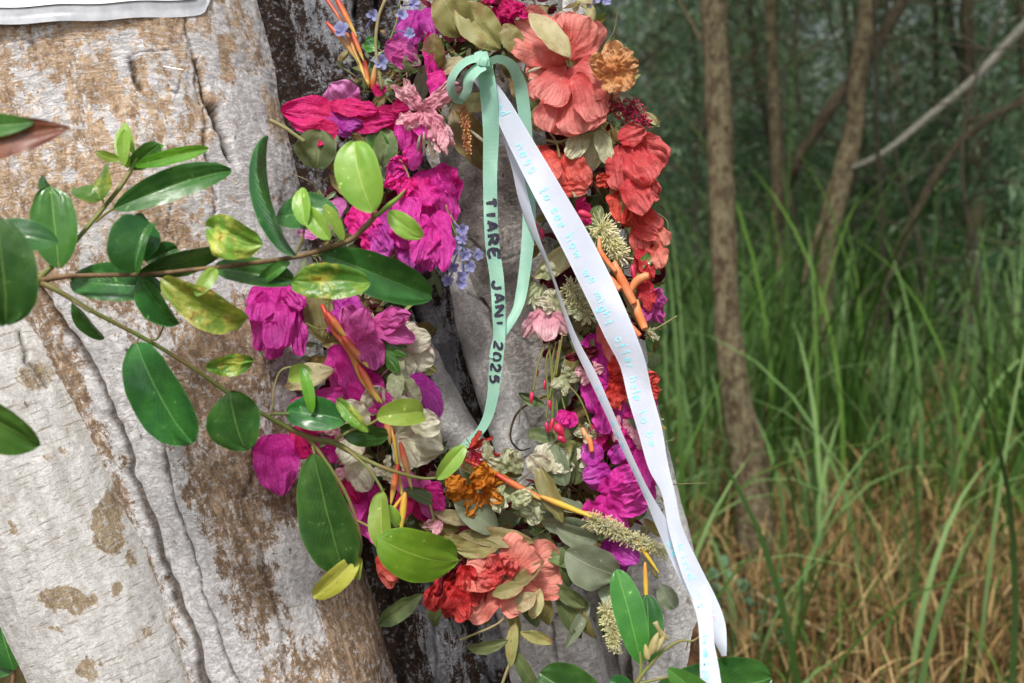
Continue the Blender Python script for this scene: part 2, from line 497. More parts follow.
edgeA = lambda x, y: -.5 + 2.0 * np.exp(-polydist(x + 5 * vnoise(np.stack([x / 12, y / 18, 0 * x], -1), 45), y, [(60, 300, 8), (84, 345, 9), (118, 405, 9), (146, 480, 9), (172, 550, 9), (206, 640, 10), (222, 700, 10)]) ** 2)
biasA = blobs(edgeA, [(110, 520, 14, 34, 5, 3.2), (65, 600, 30, 14, 5, 2.8), (117, 593, 8, 8, 0, 1.8), (12, 527, 5, 12, 0, 2), (80, 575, 14, 18, 0, .7),
                    (70, 420, 14, 30, 10, .9), (35, 375, 26, 14, 30, 1.3), (130, 560, 4, 14, -10, 1.6), (90, 670, 12, 12, 0, 2), (60, 628, 16, 4, 0, 1.6),
                    (130, 640, 40, 6, -20, .9), (50, 455, 30, 12, 0, .6), (175, 600, 10, 90, -12, 1.0)])
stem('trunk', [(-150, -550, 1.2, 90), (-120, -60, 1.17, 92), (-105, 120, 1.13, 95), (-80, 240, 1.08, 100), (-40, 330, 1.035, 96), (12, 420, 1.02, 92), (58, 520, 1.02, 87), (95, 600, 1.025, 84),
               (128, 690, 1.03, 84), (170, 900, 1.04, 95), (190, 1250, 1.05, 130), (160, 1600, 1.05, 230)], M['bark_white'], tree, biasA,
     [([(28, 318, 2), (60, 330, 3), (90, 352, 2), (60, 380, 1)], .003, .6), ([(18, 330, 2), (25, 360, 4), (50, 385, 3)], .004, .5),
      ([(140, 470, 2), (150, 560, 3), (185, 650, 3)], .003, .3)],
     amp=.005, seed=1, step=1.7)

def baseB(x, y):
    g_ = polydist(x + 6 * vnoise(np.stack([x / 14, y / 20, 0 * x], -1), 44), y, [(70, 300, 15), (100, 360, 20), (140, 440, 24), (175, 540, 26), (215, 640, 26), (230, 700, 24)])
    r = .50 - 2.0 * np.exp(-g_ ** 2) - 1.25 / (1 + np.exp(-((x - (186 + .12 * y)) / 14))) / (1 + np.exp((y - 400) / 25)) - .1 * (y > 300)
    return r
biasB = blobs(baseB, [(130, 110, 30, 60, 0, -.5), (40, 100, 30, 50, 0, -.5), (25, 60, 25, 45, 0, -.5), (60, 170, 18, 18, 0, -.9), (125, 60, 9, 22, 0, -1.3), (100, 55, 30, 20, 0, -.8),
                      (226, 58, 7, 22, -8, 3.0), (245, 20, 18, 60, -8, .7), (280, 120, 12, 60, -10, .6), (150, 22, 70, 10, 0, .8), (180, 150, 20, 12, 0, .6),
                      (62, 160, 5, 20, 0, 2), (172, 205, 24, 50, 0, -.3), (160, 245, 14, 10, 0, 1.6),
                      (240, 330, 34, 50, -10, 1.2), (225, 400, 30, 50, -20, .9), (240, 480, 34, 50, -10, .2), (235, 560, 40, 40, 0, .1),
                      (300, 570, 24, 60, -14, -1.3), (345, 620, 22, 50, -14, 1.4), (300, 650, 30, 40, 0, -.6), (260, 660, 30, 25, 0, -.5), (110, 250, 40, 40, 0, -.5),
                      (140, 350, 40, 30, 0, -.6), (270, 240, 30, 40, 0, -.3), (220, 260, 30, 50, 0, -.7)])
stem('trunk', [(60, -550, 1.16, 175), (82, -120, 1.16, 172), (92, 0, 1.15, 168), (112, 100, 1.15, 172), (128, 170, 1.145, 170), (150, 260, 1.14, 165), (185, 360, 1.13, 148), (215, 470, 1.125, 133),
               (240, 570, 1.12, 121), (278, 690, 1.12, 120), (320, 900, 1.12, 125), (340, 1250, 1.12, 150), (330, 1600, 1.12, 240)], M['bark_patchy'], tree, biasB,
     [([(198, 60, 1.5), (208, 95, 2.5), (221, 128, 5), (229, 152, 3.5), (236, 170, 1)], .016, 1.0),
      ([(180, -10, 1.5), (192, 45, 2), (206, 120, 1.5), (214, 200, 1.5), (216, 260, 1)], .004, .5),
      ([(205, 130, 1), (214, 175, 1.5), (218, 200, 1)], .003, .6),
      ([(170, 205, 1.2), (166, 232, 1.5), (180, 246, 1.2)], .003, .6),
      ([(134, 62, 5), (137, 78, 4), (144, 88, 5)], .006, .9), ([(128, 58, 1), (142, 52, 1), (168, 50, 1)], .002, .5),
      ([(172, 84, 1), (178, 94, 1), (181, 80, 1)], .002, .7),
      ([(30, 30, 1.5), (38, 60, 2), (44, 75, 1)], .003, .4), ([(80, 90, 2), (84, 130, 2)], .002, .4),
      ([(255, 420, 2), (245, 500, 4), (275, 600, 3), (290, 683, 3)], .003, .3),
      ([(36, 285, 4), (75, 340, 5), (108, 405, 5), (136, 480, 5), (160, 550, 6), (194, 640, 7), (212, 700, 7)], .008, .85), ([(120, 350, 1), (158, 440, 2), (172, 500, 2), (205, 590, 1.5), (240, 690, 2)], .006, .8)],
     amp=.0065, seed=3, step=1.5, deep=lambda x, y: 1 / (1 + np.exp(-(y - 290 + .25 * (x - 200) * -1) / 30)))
# the narrow pale ridge squeezed between the two
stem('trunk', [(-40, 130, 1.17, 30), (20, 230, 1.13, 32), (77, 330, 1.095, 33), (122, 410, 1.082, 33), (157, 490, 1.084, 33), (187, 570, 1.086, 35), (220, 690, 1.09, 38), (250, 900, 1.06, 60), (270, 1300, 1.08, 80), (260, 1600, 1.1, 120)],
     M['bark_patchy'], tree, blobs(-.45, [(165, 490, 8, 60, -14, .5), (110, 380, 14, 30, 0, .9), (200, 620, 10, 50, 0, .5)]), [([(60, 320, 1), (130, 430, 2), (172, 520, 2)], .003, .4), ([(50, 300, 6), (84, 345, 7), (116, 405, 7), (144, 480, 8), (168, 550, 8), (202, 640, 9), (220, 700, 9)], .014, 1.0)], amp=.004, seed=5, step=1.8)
# dark rotten hollow wood with white lichen
biasC = blobs(-.05, [(345, 80, 26, 60, -10, -.2), (275, 60, 14, 120, -8, 1.2), (372, 100, 16, 60, 0, 1.5), (428, 335, 16, 46, -24, -1.3), (458, 425, 12, 20, -20, 1.5), (390, 600, 24, 60, 0, .7), (440, 600, 30, 60, 0, -.3), (520, 640, 40, 40, 0, -.9), (420, 420, 20, 40, 0, .4)])
stem('trunk', [(290, -550, 1.24, 100), (305, -120, 1.24, 100), (318, 20, 1.235, 98), (345, 130, 1.23, 98), (385, 260, 1.21, 92), (415, 380, 1.195, 84), (430, 480, 1.19, 82), (440, 580, 1.18, 84),
               (455, 690, 1.18, 88), (470, 900, 1.18, 100), (460, 1250, 1.18, 120), (450, 1600, 1.18, 160)], M['bark_dark'], tree, biasC,
     [([(385, -10, 5), (380, 60, 6), (372, 110, 8)], .012, .8), ([(362, 0, 3), (350, 100, 3)], .008, .8), ([(280, 0, 3), (300, 100, 3)], .006, .6),
      ([(408, 290, 5), (430, 360, 6), (455, 425, 9), (470, 460, 6)], .018, 1.0), ([(385, 560, 8), (400, 690, 8)], .01, .7), ([(470, 610, 4), (490, 690, 4)], .008, .7), ([(425, 560, 3), (440, 690, 3)], .006, .6)],
     amp=.006, ridge=.007, seed=7, step=1.7)
stem('trunk', [(300, -550, 1.21, 40), (352, -120, 1.20, 30), (385, -20, 1.20, 24), (410, 60, 1.2, 30), (440, 160, 1.19, 36), (470, 260, 1.19, 30), (500, 340, 1.19, 25)], M['bark_grey'], tree,
     blobs(-.6, []), [([(372, -20, 2), (395, 40, 3), (402, 80, 2)], .008, 1.0)], amp=.004, seed=17, step=1.8)
# smooth grey stem behind the ribbons
stem('trunk', [(470, -550, 1.18, 90), (490, -120, 1.18, 82), (492, 20, 1.175, 76), (500, 130, 1.17, 70), (512, 240, 1.165, 62), (530, 330, 1.16, 58), (548, 420, 1.16, 54), (562, 500, 1.165, 48), (575, 590, 1.17, 42),
               (590, 690, 1.17, 40), (610, 900, 1.17, 60), (610, 1250, 1.17, 80), (600, 1600, 1.17, 130)], M['bark_grey'], tree,
     blobs(0.0, [(500, 200, 50, 130, 0, -.1), (520, 340, 40, 60, 0, -.6), (560, 620, 60, 80, 0, -2.0)]),
     [([(478, 300, 1.5), (492, 355, 2), (508, 395, 4), (525, 428, 6), (534, 450, 4)], .012, .9), ([(470, 238, 1), (498, 262, 1.5), (530, 250, 1)], .003, .4), ([(505, 330, 1), (530, 345, 1), (548, 335, 1)], .003, .4)],
     amp=.006, seed=9, step=1.5)
stem('trunk', [(420, 150, 1.19, 12), (447, 225, 1.16, 17), (462, 290, 1.135, 19), (482, 350, 1.12, 20), (503, 410, 1.115, 21), (525, 470, 1.115, 22), (545, 540, 1.12, 24), (562, 610, 1.12, 27), (582, 690, 1.12, 30), (610, 900, 1.13, 50), (600, 1600, 1.17, 90)],
     M['bark_pale'], tree, blobs(-.5, [(470, 300, 16, 30, 0, .4), (500, 380, 8, 40, -15, .4), (560, 620, 8, 50, -14, .6)]),
     [([(468, 292, 1), (474, 296, 1), (483, 300, 1)], .003, .6), ([(535, 560, 2), (560, 690, 3)], .006, .6)], amp=.0035, seed=11, step=1.4)
stem('trunk', [(388, 230, 1.18, 12), (405, 300, 1.14, 16), (425, 360, 1.12, 19), (448, 415, 1.115, 20), (475, 470, 1.115, 22), (500, 540, 1.12, 24), (515, 610, 1.125, 27), (530, 690, 1.13, 32), (550, 900, 1.14, 50), (540, 1600, 1.17, 90)],
     M['bark_pale'], tree, blobs(-.55, [(425, 330, 10, 30, -20, .5), (505, 640, 8, 60, -14, .9)]), [([(500, 560, 2), (525, 690, 3)], .007, .7), ([(400, 310, 2), (430, 390, 2)], .003, .4)], amp=.003, ridge=.002, seed=13, step=1.4)
# pale right hand stem
stem('trunk', [(520, -550, 1.2, 70), (535, -120, 1.2, 52), (545, 0, 1.19, 48), (560, 120, 1.18, 46), (580, 240, 1.165, 44), (602, 340, 1.15, 42), (622, 430, 1.14, 42), (642, 520, 1.13, 43), (655, 600, 1.13, 45),
               (668, 690, 1.13, 48), (700, 900, 1.13, 70), (690, 1250, 1.14, 90), (680, 1600, 1.15, 150)], M['bark_pale'], tree,
     blobs(-.7, [(686, 600, 8, 20, 0, 1.3), (630, 400, 16, 20, 0, .8)]), [([(600, 560, 2), (618, 620, 4), (630, 690, 5)], .01, .9), ([(636, 610, 1.5), (650, 690, 2)], .004, .5), ([(655, 590, 2), (668, 640, 2), (672, 690, 2)], .004, .15)], amp=.005, seed=15, step=1.5)

# ------------------------------------------------------------------ paper notice, staples
def sheet(name, rows, mat, parent, th=.0012, uvs=None):
    """rows[j][i] world points; a sheet with thickness towards the camera"""
    A = np.array(rows); nv, nu = A.shape[:2]
    B = A - th * FWD * -1
    V = np.vstack([A.reshape(-1, 3), B.reshape(-1, 3)]); q = gridq(nu, nv); n = nu * nv
    rim = list(range(nu)) + [j * nu + nu - 1 for j in range(1, nv)] + [(nv - 1) * nu + i for i in range(nu - 2, -1, -1)] + [j * nu for j in range(nv - 2, 0, -1)]
    s = [[rim[k], rim[(k + 1) % len(rim)], rim[(k + 1) % len(rim)] + n, rim[k] + n] for k in range(len(rim))]
    return mk(name, V, np.vstack([q, q[:, ::-1] + n, s]), mat, parent)

T = NT('paper'); M['paper'] = T.finish((.82, .82, .84), .55)
T = NT('plastic_sleeve')
ob = T.n('ShaderNodeTexCoord').outputs['Object']
M['plastic'] = T.finish(T.mix(T.ss(T.noise(ob, 60, 4), .3, .7), (.50, .52, .56), (.68, .70, .74)), .2, T.bump(T.noise(ob, 40, 4), .6, .002), spec=.6, Alpha=.62)
notice = empty('paper_notice', W(60, 10, .965), 'white paper notice in a clear plastic sleeve wrapped round the trunk at the top left', 'notice')
def notice_pt(x, y, off):
    # follows the big stem's round front
    c, r = 92 + .2 * y, 172
    k = (x - 512) / F; cx = (c - 512) / F * 1.15; R = .199 + .0095 + off
    B_ = k * cx + 1.15; q = B_ * B_ - (k * k + 1) * (cx * cx + 1.15 ** 2 - R * R)
    dd = (B_ - math.sqrt(max(q, 1e-5))) / (k * k + 1)
    return W(x, y, dd)
def notice_rows(x0, x1, low0, low1, rr, off, nx=60):
    rows = []
    for v in np.linspace(0, 1, 30):
        row = []
        for x in np.linspace(x0, x1, nx):
            lo = low0 + (low1 - low0) * (x + 60) / 270
            e = max(0, (x - (x1 - rr)) / rr); lo2 = lo - rr * (1 - math.sqrt(max(0, 1 - e * e)))
            y = -260 + (lo2 + 260) * v
            row.append(notice_pt(x, y + .8 * math.sin(x * .08), off))
        rows.append(row)
    return rows
sheet('plastic_sleeve', notice_rows(-75, 210, 27, 15, 13, .0), M['plastic'], notice, .0008)
sheet('paper', notice_rows(-68, 200, 10, -2, 6, .0015), M['paper'], notice, .0005)

T = NT('steel'); M['steel'] = T.finish((.7, .68, .65), .35, Metallic=1.0)
def staple(x0, y0, x1, y1, d, label):
    r = .55
    V, Q, uv = tube_px([(x0 + 1, y0 + 3, d + .014, r), (x0, y0, d, r), (x0 + 1, y0 - .3, d - .001, r), (x1 - 1, y1 - .3, d - .001, r), (x1, y1, d, r), (x1 + 1, y1 + 3, d + .014, r)], 26, 8)
    o = mk('staple', V, Q, M['steel'], uv=uv); tag(o, label, 'staple'); return o
staple(163, 67, 183, 70, .978, 'thin silver staple sticking out of the brown bark below the paper notice')
staple(228, 520, 243, 516, .998, 'small metal staple in the dark brown bark below the lone magenta bract')
# broken stub, short twig stubs

# ------------------------------------------------------------------ petals and leaves
def blade(L, Wd, a=.5, b=.6, bend=0., fold=0., ruffle=0., crumple=0., seed=0, nu=13, nv=20, jag=.0, twist=0., freq=3.0, cup=0.):
    """a petal or leaf of length L along +y, width Wd along x, facing +z; bend > 0 curls its tip away from z"""
    s = np.linspace(-1, 1, nu); t = np.linspace(0.0, 1, nv)
    S, Tt = np.meshgrid(s, t)
    wf = np.clip(Tt, .004, 1) ** a * np.clip(1 - Tt, .002, 1) ** b
    wf = wf / ((a / (a + b)) ** a * (b / (a + b)) ** b)
    x = S * Wd / 2 * wf
    y = Tt * L
    z = np.zeros_like(x)
    r = random.Random(seed)
    if jag:
        sc = 3.2 / Wd
        j = fbm(np.stack([x * sc, y * sc, 0 * x + seed * 1.7], -1), 3, seed)
        x = x * (1 + jag * j * np.abs(S)); y = y + jag * .5 * L * j * Tt ** 2
    z = z + fold * np.abs(x) - cup * (x / Wd) ** 2 * Wd
    if ruffle:
        ph = r.random() * 6
        z = z + ruffle * Wd * np.abs(S) ** 2 * np.sin(freq * 6.28 * Tt + ph + 1.4 * np.sign(S)) * .5
        z = z + ruffle * Wd * Tt ** 3 * np.sin(freq * 3.5 * S + ph) * .3
    if crumple:
        sc = 2.6 / Wd
        p = np.stack([x * sc, y * sc, 0 * x + seed * 3.1], -1)
        pl = np.stack([S * 2.6 + .7 * fbm(p * .7, 2, seed + 6), Tt * 1.3, 0 * x + seed * 1.3], -1)      # pleats that fan out from the base
        z = z + crumple * Wd * (.25 + .85 * Tt) * (np.abs(fbm(pl, 2, seed + 1)) * 1.9 - .4)
        iso = .35 if crumple < .3 else .6
        z = z + crumple * Wd * iso * (np.abs(fbm(p * 1.1, 3, seed + 4)) * 1.6 - .3)
        x = x + crumple * Wd * .35 * fbm(p * 1.3, 2, seed + 2); y = y + crumple * Wd * .35 * fbm(p * 1.3, 2, seed + 3)
    if bend:
        k = bend / L
        ang = k * y
        ys = np.sin(ang) / k; zs = -(1 - np.cos(ang)) / k
        y, z = ys - z * np.sin(ang) * -1 * 1.0, zs + z * np.cos(ang)
    if twist:
        an = twist * Tt; x, z = x * np.cos(an) - z * np.sin(an), x * np.sin(an) + z * np.cos(an)
    uv = np.stack([S * .5 + .5, Tt], -1).reshape(-1, 2)
    return np.stack([x, y, z], -1).reshape(-1, 3), gridq(nu, nv), uv

def orient(V, ang, tilt=0., roll=0.):
    """ang: picture direction of +y in degrees from right, counter-clockwise; tilt > 0 brings the tip to the camera"""
    m = Matrix.Rotation(math.radians(ang - 90), 3, 'Z') @ Matrix.Rotation(math.radians(tilt), 3, 'X') @ Matrix.Rotation(math.radians(roll), 3, 'Y')
    return VB(V @ np.array(m).T)

_sd_n = [100]
def sd():
    _sd_n[0] += 7
    return _sd_n[0]

def petals(name, mat, parent, d, lst, a=.55, b=.4, ruffle=.16, crumple=.16, jag=.12, tilt=12, res=1, bend=.5, fmats=None):
    """one flower: lst rows (x, y, angle, length, width[, tilt, roll, depth offset]) in photograph pixels"""
    mb = MB(); org = None
    for i, row in enumerate(lst):
        x, y, an, L, wd = row[:5]
        tl = row[5] if len(row) > 5 and row[5] is not None else tilt + rnd.uniform(-16, 24)
        rl = row[6] if len(row) > 6 and row[6] is not None else rnd.uniform(-25, 25)
        dd = d + (row[7] if len(row) > 7 else -.0038 * i)
        s = dd / F
        sc_ = .84 if len(lst) > 2 and res == 1 else .95
        V, Q, U = blade(L * s * (.94 + .06 * (res > 1)), wd * s * sc_, a, b + (.12 if res == 1 else 0), bend * rnd.uniform(.3, 1.3), .15 * rnd.uniform(-1, 1), ruffle, crumple, sd(), nu=19 * res, nv=24 * res, jag=jag, freq=rnd.uniform(1.5, 3))
        V = orient(V, an, tl, rl)
        p = W(x, y, dd)
        if org is None: org = p
        mb.add(V + p, Q, U, 0 if fmats is None else fmats[i])
    return mb.build(name, mat, parent, origin=org)

def leaf(name, mat, parent, x, y, an, L, wd, d, tilt=8., roll=0., bend=.45, fold=.22, a=.62, b=.72, ruffle=.03, crumple=.0, jag=.0, nu=13, nv=26, twist=0., **k):
    s = d / F
    V, Q, U = blade(L * s, wd * s, a, b, bend, fold, ruffle, crumple, sd(), nu, nv, jag, twist, **k)
    return mk(name, orient(V, an, tilt, roll) + W(x, y, d), Q, mat, parent, U, origin=W(x, y, d))

M['magenta'] = petal_mat('magenta_bract', (.62, .02, .32), (.74, .08, .48), (.46, .008, .22))
M['hot'] = petal_mat('hot_magenta_bract', (.72, .015, .26), (.80, .04, .38), (.5, .006, .16))
M['purple'] = petal_mat('purple_bract', (.46, .025, .34), (.58, .10, .50), (.28, .008, .2))
M['lilac'] = petal_mat('lilac_bract', (.64, .16, .46), (.74, .28, .58), (.42, .05, .3))
M['pink'] = petal_mat('pink_bract', (.64, .09, .36), (.66, .14, .44), (.45, .02, .25))
M['crimson'] = petal_mat('crimson_bract', (.60, .010, .14), (.68, .02, .22), (.40, .005, .08))
M['darkred'] = petal_mat('dark_red_petal', (.08, .003, .01), (.18, .007, .025), (.06, .002, .008), crumple=1.4)
M['red'] = petal_mat('red_petal', (.58, .03, .025), (.68, .09, .075), (.3, .01, .01), crumple=1.3)
M['coral'] = petal_mat('coral_petal', (.66, .075, .06), (.74, .19, .16), (.54, .04, .04), crumple=1.0)
M['salmon'] = petal_mat('salmon_petal', (.70, .13, .11), (.80, .31, .26), (.62, .09, .08), veins=20, crumple=.7)
M['palepink'] = petal_mat('pale_pink_petal', (.74, .32, .42), (.84, .54, .58), (.6, .2, .32), crumple=1.0)
M['cream'] = petal_mat('cream_bract', (.62, .58, .42), (.72, .68, .56), (.5, .5, .3), crumple=1.0, spot=(.6, .4, .38))
M['palegreen'] = petal_mat('pale_green_bract', (.42, .46, .26), (.60, .60, .42), (.3, .36, .16), spot=(.35, .22, .1))
M['orange'] = petal_mat('orange_petal', (.62, .20, .015), (.7, .30, .03), (.5, .12, .01), crumple=1.5)
M['rose'] = petal_mat('apricot_petal', (.70, .34, .12), (.76, .46, .22), (.6, .24, .06), crumple=1.0)
M['blue'] = petal_mat('blue_petal', (.28, .30, .58), (.42, .44, .72), (.2, .2, .5))
M['tube_orange'] = plain_mat('orange_floret', (.72, .20, .06), (.78, .34, .16), .4, 60, .2)
M['heli'] = None

M['olive'] = leaf_mat('olive_dried_leaf', (.20, .19, .06), (.28, .25, .09), (.33, .31, .14), .55, .2, dry=(.24, .16, .06), side=9)
M['olive_brown'] = leaf_mat('brown_olive_leaf', (.13, .10, .025), (.22, .17, .05), (.3, .24, .09), .5, .2, dry=(.14, .07, .025), side=9)
M['khaki'] = leaf_mat('pale_khaki_leaf', (.36, .33, .16), (.44, .40, .22), (.5, .46, .28), .55, .2, dry=(.34, .25, .12), side=6)
M['greygreen'] = leaf_mat('grey_green_leaf', (.16, .20, .12), (.22, .26, .17), (.34, .37, .26), .5, .15, side=10)
M['dullgreen'] = leaf_mat('dull_green_leaf', (.06, .095, .03), (.14, .18, .065), (.22, .25, .11), .55, .2, side=10)
M['fresh_dark'] = leaf_mat('dark_glossy_leaf', (.018, .085, .018), (.045, .15, .028), (.12, .26, .06), .26, .14, spec=.45)
M['fresh_mid'] = leaf_mat('mid_green_leaf', (.045, .15, .025), (.07, .20, .035), (.2, .36, .08), .24, .2)
M['fresh_light'] = leaf_mat('yellow_green_leaf', (.19, .34, .045), (.28, .42, .065), (.46, .56, .14), .36, .28)
M['fresh_bright'] = leaf_mat('bright_green_leaf', (.10, .28, .02), (.16, .36, .03), (.28, .48, .07), .24, .28)
M['galled'] = leaf_mat('blistered_leaf', (.05, .16, .02), (.14, .28, .035), (.3, .4, .08), .33, .2, galls=(.42, .42, .06), gall_thr=.5)
M['galled_light'] = leaf_mat('yellow_blistered_leaf', (.12, .26, .03), (.26, .38, .05), (.4, .48, .1), .35, .2, galls=(.46, .46, .09), gall_thr=.46)
M['yellow'] = leaf_mat('yellowing_leaf', (.38, .38, .05), (.46, .44, .08), (.5, .5, .15), .4, .25)
M['brown_leaf'] = leaf_mat('reddish_brown_dead_leaf', (.16, .055, .025), (.26, .11, .05), (.3, .15, .07), .3, .1, dry=(.12, .05, .03))
M['twig_brown'] = plain_mat('brown_twig', (.12, .07, .035), (.22, .14, .07), .8, 90)
M['twig_green'] = plain_mat('green_twig', (.13, .19, .04), (.20, .15, .05), .55, 50)
M['twig_olive'] = plain_mat('olive_twig', (.16, .17, .06), (.26, .20, .10), .7, 60)
M['twig_dark'] = plain_mat('dark_twig', (.035, .02, .012), (.09, .055, .03), .85, 60)
M['bud'] = plain_mat('red_bud', (.38, .01, .05), (.52, .03, .09), .4, 120)

# ------------------------------------------------------------------ the flower lei
LD = 1.0
lei = empty('flower_lei', W(485, 20, LD), 'long wilting lei of magenta, coral and cream blossoms and dried leaves hung on tree', 'flower lei')
LOOP = np.array([(480, 22), (428, 60), (372, 125), (378, 200), (362, 262), (362, 330), (375, 395), (392, 455), (412, 505), (455, 520), (515, 520), (575, 520),
                 (608, 490), (606, 430), (600, 365), (600, 300), (600, 240), (596, 180), (580, 110), (545, 45), (480, 22)], float)
lp = spline(LOOP, 220)
# core: three strands twisted round each other
for k in range(3):
    ph = np.linspace(0, 60, 220) + k * 2.09
    px = lp[:, 0] + 7 * np.cos(ph); py = lp[:, 1] + 7 * np.sin(ph * .9)
    V, Q, uv = tube(W(px, py, LD + .052 + .006 * np.sin(ph)), np.full(220, .0032), 8, wob=.5, seed=k)
    mk('vine_strand', V, Q, M['twig_dark'], lei, uv)
HALF = 44
SOLID = []
# dull green leaves packed behind the flowers
def loop_side(f):
    i = int(f * 218); t = lp[min(i + 1, 219)] - lp[i]
    return lp[i], math.degrees(math.atan2(-t[1], t[0]))
fill_mb = {}
NF = 1100
for k in range(NF):
    f = (k + rnd.random()) / NF
    c, ta = loop_side(f)
    off = rnd.gauss(0, .5) * HALF
    nx, ny = math.cos(math.radians(ta - 90)), -math.sin(math.radians(ta - 90))
    x, y = c[0] + nx * off + rnd.uniform(-8, 8), c[1] + ny * off + rnd.uniform(-8, 8)
    an = ta + rnd.choice((0, 180)) + rnd.uniform(-75, 75)
    L = rnd.uniform(14, 42); wd = L * rnd.uniform(.22, .55)
    d = LD + rnd.uniform(.012, .055)
    kind = rnd.choice(['dullgreen', 'dullgreen', 'olive_brown', 'olive', 'greygreen', 'darkred', 'darkred', 'olive_brown'])
    if f > .78 or f < .04: kind = rnd.choice(['dullgreen', 'olive', 'darkred', 'dullgreen', 'olive_brown'])
    tl, rl = rnd.uniform(-35, 35), rnd.uniform(-60, 60)
    if k % 14 == 0:
        leaf('leaf', M[kind if kind != 'darkred' else 'olive'], lei, x, y, an, L, wd, d, tl, rl, bend=rnd.uniform(-.8, 1.2), crumple=.08, nu=7, nv=12)
    else:
        s = d / F
        V, Q, U = blade(L * s, wd * s, .6, .6, rnd.uniform(-.8, 1.4), rnd.uniform(-.4, .4), .1, .18, sd(), 7, 11, .1)
        fill_mb.setdefault(kind, MB()).add(orient(V, an, tl, rl) + W(x, y, d), Q, U)
for kind, mb in fill_mb.items():
    tag(mb.build('packed_petals' if kind == 'darkred' else 'packed_foliage', M[kind], lei), kind='stuff')
# thin dry stalks poking every way
mb = MB()
for k in range(420):
    c, ta = loop_side(rnd.random())
    x, y = c + np.array([rnd.gauss(0, .5) * HALF, rnd.gauss(0, .5) * HALF])
    an = math.radians(rnd.uniform(0, 360)); L = rnd.uniform(16, 50)
    pts = [(x, y, LD + .03, .7), (x + L * .5 * math.cos(an) + rnd.uniform(-5, 5), y - L * .5 * math.sin(an) + rnd.uniform(-5, 5), LD + rnd.uniform(.0, .03), .55), (x + L * math.cos(an), y - L * math.sin(an), LD + rnd.uniform(-.01, .03), .35)]
    V, Q, uv = tube_px(pts, 8, 5, cap=False); mb.add(V, Q, uv)
tag(mb.build('dry_stalks', M['twig_olive'], lei), kind='stuff')

def FL(name, mat, d, lst, lab=None, **k):
    o = petals(name, M[mat], lei, d, lst, **k)
    if lab: o['label'] = lab
    return o
BR = dict(a=.5, b=.5, ruffle=.16, crumple=.15, jag=.1, bend=.6)

# left side, top to bottom
FL('bougainvillea_bract', 'lilac', .985, [(352, 112, 128, 36, 42)], **BR)
FL('bougainvillea_bract', 'crimson', .975, [(342, 120, 172, 64, 42, 10), (338, 128, 195, 44, 26, 8)], 'crimson papery bract at the left end of its cluster', **BR)
FL('bougainvillea_bract', 'crimson', .972, [(330, 105, -8, 56, 24, 20), (352, 110, -30, 32, 20, 20), (372, 92, 10, 16, 14)], **BR)
FL('bougainvillea_bract', 'purple', .975, [(328, 112, -42, 36, 26), (340, 120, -10, 26, 24)], **BR)
FL('bougainvillea_bract', 'crimson', .97, [(354, 128, 12, 44, 24), (375, 112, -20, 50, 30), (392, 108, 10, 30, 18)], **BR)
FL('bougainvillea_bract', 'magenta', .968, [(404, 116, -72, 46, 34), (418, 118, -55, 30, 28), (412, 145, -85, 28, 24)], **BR)
FL('bougainvillea_bract', 'purple', .985, [(416, 10, -105, 44, 36), (405, 30, -95, 28, 34), (425, 8, -70, 36, 28)], **BR)
FL('bougainvillea_bract', 'hot', .968, [(430, 32, -78, 60, 22, 5), (440, 70, -110, 28, 20)], **BR)
FL('bougainvillea_bract', 'pink', .965, [(385, 44, -32, 42, 28, 8), (392, 56, -20, 30, 20)], **BR)
FL('wilted_hibiscus', 'palepink', .955, [(420, 112, 35, 52, 20), (426, 106, 22, 44, 15), (424, 110, 148, 42, 16), (420, 106, 120, 30, 14), (424, 112, -48, 46, 24), (432, 118, -75, 36, 20),
                                  (420, 112, -120, 26, 18), (440, 128, -75, 30, 12), (418, 116, 190, 26, 16)], 'shrivelled pale pink flower with long thin petals', a=.5, b=.4, ruffle=.35, crumple=.4, jag=.3, bend=.7)
FL('bougainvillea_cluster', 'magenta', .97, [(430, 168, -55, 34, 44), (425, 172, -88, 62, 50, 5, 0, -.004), (438, 175, -75, 54, 34), (405, 165, -140, 24, 28), (408, 190, -95, 55, 38), (396, 214, -60, 48, 38),
                                            (440, 212, -92, 66, 34), (420, 215, -80, 60, 36), (430, 226, -105, 46, 30)], 'big crumpled magenta cluster at the middle of the left side', a=.45, b=.35, ruffle=.2, crumple=.22, jag=.15, bend=.6)
FL('bougainvillea_cluster', 'hot', .963, [(406, 172, 150, 22, 26), (402, 180, -160, 20, 22), (412, 178, -120, 26, 20)], a=.4, b=.4, ruffle=.35, crumple=.4, jag=.3)
FL('bougainvillea_cluster', 'hot', .966, [(440, 166, -78, 44, 40, 5), (418, 178, -62, 36, 30)], a=.45, b=.35, ruffle=.2, crumple=.22, jag=.15)
FL('bougainvillea_cluster', 'purple', .972, [(392, 205, -100, 50, 34), (402, 232, -65, 48, 36), (412, 236, -100, 36, 30), (375, 225, -70, 38, 30)], a=.45, b=.4, ruffle=.2, crumple=.24, jag=.15)
FL('bougainvillea_cluster', 'hot', .974, [(362, 195, -72, 44, 26), (352, 205, -50, 50, 34), (345, 215, -30, 40, 30), (365, 235, -60, 30, 28)], a=.45, b=.4, ruffle=.2, crumple=.24, jag=.15)
FL('bougainvillea_bract', 'lilac', .976, [(345, 200, -140, 40, 26), (335, 215, -150, 42, 28), (322, 228, -170, 26, 26)], **BR)
